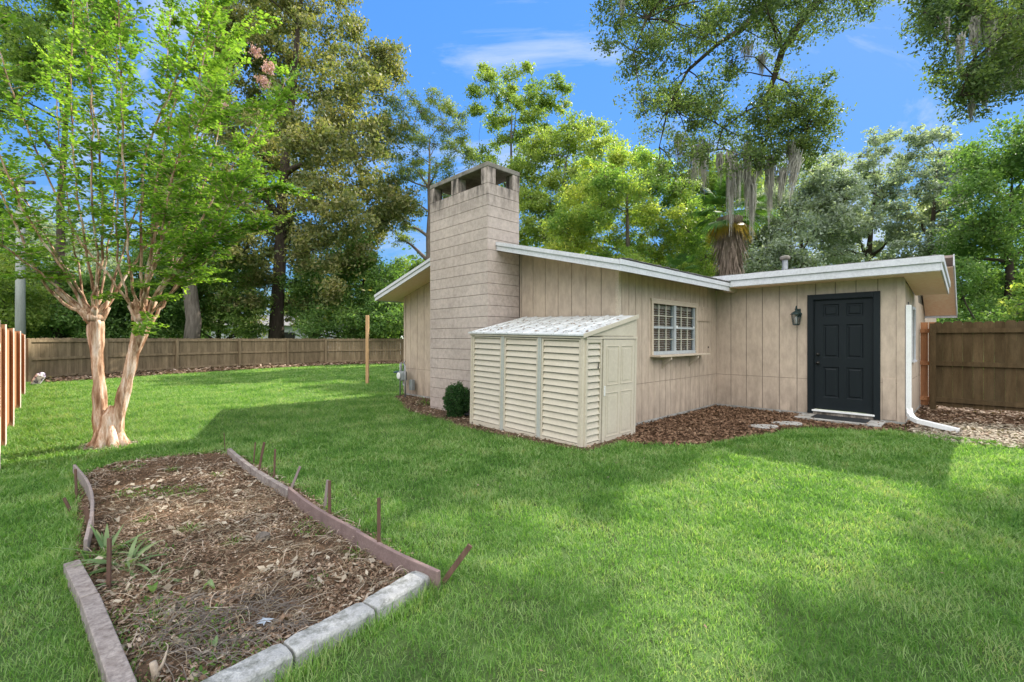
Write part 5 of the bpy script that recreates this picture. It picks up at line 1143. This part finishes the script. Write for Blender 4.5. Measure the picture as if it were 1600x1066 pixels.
V, Fq = quads_from(np.array(LC), np.array(LU), np.array(LV)); print('crape leaves', len(LC))
part('foliage', make_mesh('foliage', V-cb, [Fq], M['lf_crape']), None, cm)
for (px, py) in ((405,88),(426,114),(417,134),(360,172)):
    c = PC(px,py,-.1); k = 190 if px > 370 else 50; cc = c+rng.normal(size=(k,3))*(.036 if px > 370 else .02); V, Fq = leafcloud(cc, .005, .028, .8); part('blossom', make_mesh('blossom', V-cb, [Fq], M['blossom']), None, cm)

# ------------------------------------------------------------------ shrub, weeds
p = gp(714, 652); t_ = root('round_shrub', 'clipped dark green round shrub between chimney and shed', 'shrub', tuple(p))
n = 9000; d = rand_unit(n); lump = 1+.07*np.sin(d[:,0]*9)+.06*np.sin(d[:,1]*11+1)+.05*np.sin(d[:,2]*13); c = d*(rng.random((n,1))**.22)*lump[:,None]*np.array([.255,.25,.32])+np.array([0,0,.31]); c[:,2] = np.maximum(c[:,2], .02)
V, Fq = leafcloud(c, .012, .032, .55); part('foliage', make_mesh('foliage', V, [Fq], M['lf_shrub']), None, t_)
b = MB()
for k in range(16):
    a = k*.4; b.tube([(0,0,-.02),(.08*math.cos(a),.08*math.sin(a),.2),(.17*math.cos(a),.17*math.sin(a),.42)], [.012,.008,.004], 5, caps=False)
part('stem', b, M['bark_dark'], t_)
def blades(nm, label, cat, p, n, L_, wd, mat, arch=.5, spread=1.0, stiff=.9):
    r = root(nm, label, cat, tuple(p)); V = []; Fc = []; i = 0
    for k in range(n):
        a = rng.random()*6.283; el = rng.uniform(.25,1.2)*stiff; l = L_*rng.uniform(.6,1.15); w_ = wd*rng.uniform(.7,1.2); q = np.array([math.cos(a)*.02,math.sin(a)*.02,0.]); e = el
        for s_ in range(6):
            t = s_/5; ww = w_*(math.sin(math.pi*min(1,.25+.75*t)))*(1 if s_ < 5 else .05); sd_ = np.array([-math.sin(a), math.cos(a), 0])
            V += [q-sd_*ww, q+sd_*ww]
            if s_: Fc.append((i-2,i-1,i+1,i))
            i += 2; q = q+np.array([math.cos(a)*math.cos(e)*spread, math.sin(a)*math.cos(e)*spread, math.sin(e)])*l/5; q[2] = max(q[2], .01); e -= arch/5*2
    part('leaves', make_mesh('leaves', np.array(V), [np.array(Fc)], mat), None, r); return r
blades('weedy_plant', 'straggly arching weed at the foot of the chimney wall', 'weed', gp(666,633), 34, .42, .008, M['lf_weed'], .9)
blades('weedy_plant', 'brownish low weed clump beside the gas meter', 'weed', gp(648,632), 24, .28, .007, M['litter'], .8)
blades('bromeliad', 'pale green bromeliad rosette just behind the upright stake on the bed left side', 'plant', gp(198,886), 22, .30, .014, M['lf_brom'], .5)
blades('bromeliad', 'yellow-green tall bromeliad rosette beside the left bed edge', 'plant', gp(166,868), 20, .30, .013, M['lf_brom'], .2)
blades('strappy_plant', 'bright green strappy clump in the gap of the left bed edging', 'plant', gp(140,886), 46, .24, .005, M['lf_weed'], .7)
blades('strappy_plant', 'fallen long yellowing leaves sprawled right of the bromeliads', 'plant', gp(222,905), 16, .34, .009, M['lf_brom'], .3, stiff=.25)
for (px, py, n, L_, lab) in [(297,829,60,.10,'small green grass tuft in the middle of the garden bed'),(340,745,50,.10,'grass tuft near the far end of the garden bed'),(225,815,50,.09,'grass tuft beside the left side of the garden bed'),(270,735,50,.09,'grass tuft at the far edge of the garden bed'),(365,850,30,.08,'weed tuft right of the centre of the garden bed'),(560,866,40,.12,'grass tuft beside the tall right-hand stake'),(515,826,34,.10,'grass tuft at the foot of the paired stakes'),(640,905,30,.12,'grass tuft inside the near corner of the bed'),(690,905,36,.14,'long grass tuft at the leaning near-corner stake'),(240,975,30,.08,'weed tuft at the near left of the garden bed')]:
    blades('grass_tuft', lab, 'grass tuft', gp(px,py,.01), n, L_, .0022, M['lf_weed'], .5, group=None) if False else props(blades('grass_tuft', lab, 'grass tuft', gp(px,py,.01), n, L_, .0022, M['lf_weed'], .5), group='grass tufts in the garden bed')
p = gp(1010,655); t_ = root('seedling', 'small dark seedling against the wall right of the shed', 'seedling', tuple(p)); b = MB(); b.tube([(0,0,0),(.01,0,.12),(.0,.02,.25)], [.005,.004,.002], 5)
b.tube([(.005,0,.1),(-.06,.0,.17)], .003, 4); part('stem', b, M['bark_dark'], t_)
cc = np.array([[0,.02,.26],[-.06,0,.18],[.03,0,.15],[0,0,.21]]); V, Fq = leafcloud(cc[rng.integers(0,4,26)], .02, .04, .6); part('leaves', make_mesh('leaves', V, [Fq], M['lf_dark']), None, t_)
blades('strappy_plant', 'tiny yellow-green weed at the mulch edge in front of the corner', 'weed', gp(1100,697), 22, .07, .006, M['lf_yellow'], .5)

# ------------------------------------------------------------------ garden bed edging, stakes, debris
def timber(nm, label, a, c, w_, h_, mat, z0=.0, bow=0, twist=0, cat='edging', group=None, tilt=0):
    a = np.array(a, float); c = np.array(c, float); r = a.copy(); r[2] = 0; d = c-a; Ln = np.linalg.norm(d[:2]); dn = d/Ln; nn = np.array([-dn[1], dn[0], 0]); V = []; N_ = 12 if bow else 1
    for i in range(N_+1):
        t = i/N_; p = a+d*t+nn*bow*math.sin(math.pi*t)-r; jt = rng.normal(size=4)*.0; tl = tilt*t
        for (su, sz) in ((-1,0),(1,0),(1,1),(-1,1)): V.append(p+nn*(su*w_/2+tl*sz*h_)+np.array([0,0,z0+sz*h_+jt[0]*sz]))
    Fc = [(i*4+k, i*4+(k+1)%4, (i+1)*4+(k+1)%4, (i+1)*4+k) for i in range(N_) for k in range(4)]+[(3,2,1,0),(N_*4,N_*4+1,N_*4+2,N_*4+3)]
    b = MB(); b.add(V, Fc); o = part(nm, b, mat, bevel=.005); o.location = tuple(r); props(o, label, cat, group); return o
G2 = 'edging pieces round the garden bed'
timber('edging_timber', 'upper left weathered 4x4 edging timber at the near left bed corner', gp(112,877,.085)*[1,1,0], gp(139,929,.085)*[1,1,0], .075, .085, M['timber'], group=G2)
timber('edging_timber', 'nearest left weathered 4x4 edging timber running out of the bottom of the photo', gp(140,931,.085)*[1,1,0], gp(207,1105,.085)*[1,1,0], .077, .088, M['timber'], group=G2)
timber('edging_plank', 'thin grey warped plank standing on edge at the far left of the bed', gp(116,745), gp(134,874), .022, .13, M['stake_grey'], bow=.08, group=G2)
timber('edging_plank', 'far grey-topped edging plank on the right side of the bed', gp(358,712), gp(452,780), .045, .09, M['timber'], bow=-.03, group=G2)
timber('edging_plank', 'middle mauve edging plank on the right side of the bed behind the stakes', gp(452,782), gp(560,855), .028, .13, M['timber_red'], bow=-.03, group=G2, z0=-.01)
timber('edging_plank', 'near mauve edging plank on the right side of the bed meeting the concrete blocks', gp(558,856), gp(686,925), .028, .13, M['timber_red'], bow=-.015, group=G2, z0=-.01)
def cblock(label, a, c, seed):
    a = np.array(a); c = np.array(c); r = a.copy(); d = c-a; Ln = np.linalg.norm(d); dn = d/Ln; nn = np.array([-dn[1], dn[0], 0]); rs = np.random.default_rng(seed)
    b = MB(); N_ = 12; prof = [(-.070,-.03),(.070,-.03),(.069,.066),(.060,.080),(.0,.083),(-.058,.080),(-.066,.068)]; V = []
    for i in range(N_+1):
        t = i/N_; e = .0 if 0 < i < N_ else -.006
        for (u, z) in prof: V.append(dn*(Ln*t)+nn*(u+rs.normal()*.0014+e*np.sign(u))+np.array([0,0,z+rs.normal()*.0012+e]))
    m_ = len(prof); Fc = [(i*m_+k, i*m_+(k+1)%m_, (i+1)*m_+(k+1)%m_, (i+1)*m_+k) for i in range(N_) for k in range(m_)]+[tuple(range(m_))[::-1], tuple(range(N_*m_,(N_+1)*m_))]
    b.add(V, Fc); o = part('edging_block', b, M['block_pale'], bevel=.004); o.location = tuple(r); props(o, label, 'edging block', G2)
pA = gp(660,915); pB = gp(578,967); pC_ = gp(452,1036); dv = pC_-pB; dv = dv/np.linalg.norm(dv)
cblock('concrete edging block at the right front corner of the bed', pA, pB, 1); cblock('middle concrete edging block of the front row, second from the right corner', pB+dv*.012, pC_, 2)
cblock('chipped concrete edging block at the bottom of the photo', pC_+dv*.012, pC_+dv*.42, 3); cblock('concrete edging block cut by the bottom edge, farthest left of the row', pC_+dv*.432, pC_+dv*.84, 4)
stakes = [((352,707),(350,676),.010,'stake','thin stake at the far right corner of the bed'),((396,727),(399,691),.014,'stake','dark thin stake behind the leaning stake at the far right of the bed'),
 ((402,748),(413,691),.022,'stake','brown stake leaning right near the far end of the edging'),((428,752),(430,702),.018,'stake','upright brown stake standing just outside the far edging plank'),
 ((449,778),(469,729),.022,'stake_grey','grey stake leaning right where the edging planks meet'),((507,797),(512,750),.022,'stake_grey','dark grey stake close behind the brown one'),
 ((515,826),(515,751),.022,'stake','upright brown stake paired with a grey stake'),((592,875),(592,778),.022,'stake','tallest upright brown stake inside the right edging'),
 ((689,914),(735,852),.030,'stake','thick stake leaning far right at the near corner of the bed'),((170,922),(171,841),.022,'stake','upright stake in front of the bromeliads at the left of the bed'),
 ((141,838),(134,792),.024,'stake','reddish leaning stake inside the far left plank'),((114,806),(100,778),.022,'stake','dark stake leaning left outside the far left plank'),((120,782),(118,733),.020,'stake','dark stake right behind the far left plank tip')]
for (bp, tp_, w_, mt, lab) in stakes:
    p = gp(*bp); q = P(tp_[0], tp_[1], p[1])-p; b = MB(); b.bar(np.array([0,0,0])-q*.12, q, w_, w_*.55, up=(0,1,0)); o = part('wooden_stake', b, M[mt], bevel=.002); o.location = tuple(p); props(o, lab, 'stake', 'stakes round the garden bed')
def stick(lab, pts, r, mat, z=.02, nm='fallen_stick'):
    P3 = [gp(x,y,z) for x,y in pts]; o0 = P3[0].copy(); 
    cvp = []
    for a, c in zip(P3[:-1], P3[1:]):
        for t in (0,.25,.5,.75): cvp.append(a+(c-a)*t+rng.normal(size=3)*r*.5)
    cvp.append(P3[-1]); b = MB(); n = len(cvp); b.tube(cvp, [r*(1-.6*i/n) for i in range(n)], 7, wob=.12); part_ = part(nm, b, mat, off=o0, smooth=True); part_.location = tuple(o0); props(part_, lab, 'stick', 'sticks lying on the garden bed')
stick('dark knobbly stick lying in the near left of the bed', [(252,962),(285,945),(322,927)], .011, M['stick'])
stick('thin dark curved stick in the far right of the bed', [(378,813),(405,809),(432,803)], .008, M['stick'])
stick('pale forked stick above the dark curved stick', [(435,803),(405,806),(385,800)], .006, M['stick_pale'])
stick('brown stick pointing to the front concrete blocks', [(546,958),(572,938),(590,914)], .010, M['stick_pale'])
stick('long grey twig across the middle of the bed', [(335,930),(380,915),(430,900)], .005, M['stick'])
stick('pale straight stick near the far end of the bed', [(245,735),(282,730)], .010, M['stick_pale'])
stick('thin white stem in the far part of the bed', [(252,770),(266,792)], .004, M['stick_pale'])
stick('long dark twig in the far part of the bed', [(190,764),(235,757)], .006, M['stick'])
stick('small bark branch beside the chips near the downspout', [(1490,672),(1530,676),(1560,680)], .012, M['stick'], nm='fallen_stick')
p = gp(243,1062); t_ = root('cut_stump', 'small cut forked stem at the bottom edge of the bed', 'stump', tuple(p)); b = MB(); b.tube([(0,0,-.02),(.0,0,.03),(-.012,0,.075)], [.018,.016,.013], 9); b.tube([(0,0,.02),(.025,.01,.06),(.035,.02,.11)], [.010,.007,.003], 7); part('stem', b, M['stick_pale'], t_, smooth=True)
# a few bigger curled leaves and chunks
def bigleaf(px, py, s, mat, lab):
    p = gp(px,py,.03); a = rng.random()*6.3; V = []; Fc = []; n = 6
    for i in range(n+1):
        t = i/n-.5; w_ = s*.32*math.cos(t*math.pi)**.7 if abs(t) < .5 else 0
        for k in (-1,0,1): V.append((t*s*math.cos(a)-k*w_*math.sin(a), t*s*math.sin(a)+k*w_*math.cos(a), .018*abs(k)+.02*math.cos(t*6)))
    for i in range(n):
        for k in range(2): Fc.append((i*3+k, i*3+k+1, i*3+k+4, i*3+k+3))
    b = MB(); b.add(V, Fc); o = part('dead_leaf', b, mat, smooth=True); o.location = tuple(p); props(o, lab, 'dead leaf', 'large fallen leaves on the bed')
bigleaf(444,973,.06,M['litter'],'large tan curled leaf near the blue-grey scrap'); bigleaf(311,900,.07,M['chips_pale'],'large pale flat leaf in the middle of the bed'); bigleaf(326,918,.07,M['lf_brom'],'large grey-green leaf beside the knobbly stick')
bigleaf(333,1008,.055,M['lf_brom'],'small green leaf near the chipped block'); bigleaf(203,921,.05,M['chips_pale'],'white dried leaf right of the left stake'); bigleaf(238,921,.08,M['lf_weed'],'long green fallen leaf right of the left stake'); bigleaf(182,815,.06,M['chips_pale'],'pale dried leaf left of the far grass tuft'); bigleaf(398,935,.06,M['litter'],'brown upright leaf right of the straw tangle')
c = gp(414,975,.03); n = 14; V = []; Fc = []
for k in range(n):
    a = 2*math.pi*k/n; r_ = .045 if k % 2 else .018; V.append((r_*math.cos(a), r_*.7*math.sin(a), .01+.01*random.random()))
b = MB(); b.add(V+[(0,0,.03)], [(k,(k+1)%n,n) for k in range(n)]); o = part('paper_scrap', b, M['scrap']); o.location = tuple(c); props(o, 'crumpled pale blue scrap lying on the bed near the concrete blocks', 'scrap')
b = MB(); b.lathe([(.03,0),(.05,.02),(.045,.045),(.02,.06)], 9); o = part('bark_chunk', b, M['stick'], smooth=False); o.location = tuple(gp(411,845)); props(o, 'dark rounded bark chunk right of the middle of the bed', 'bark chunk')
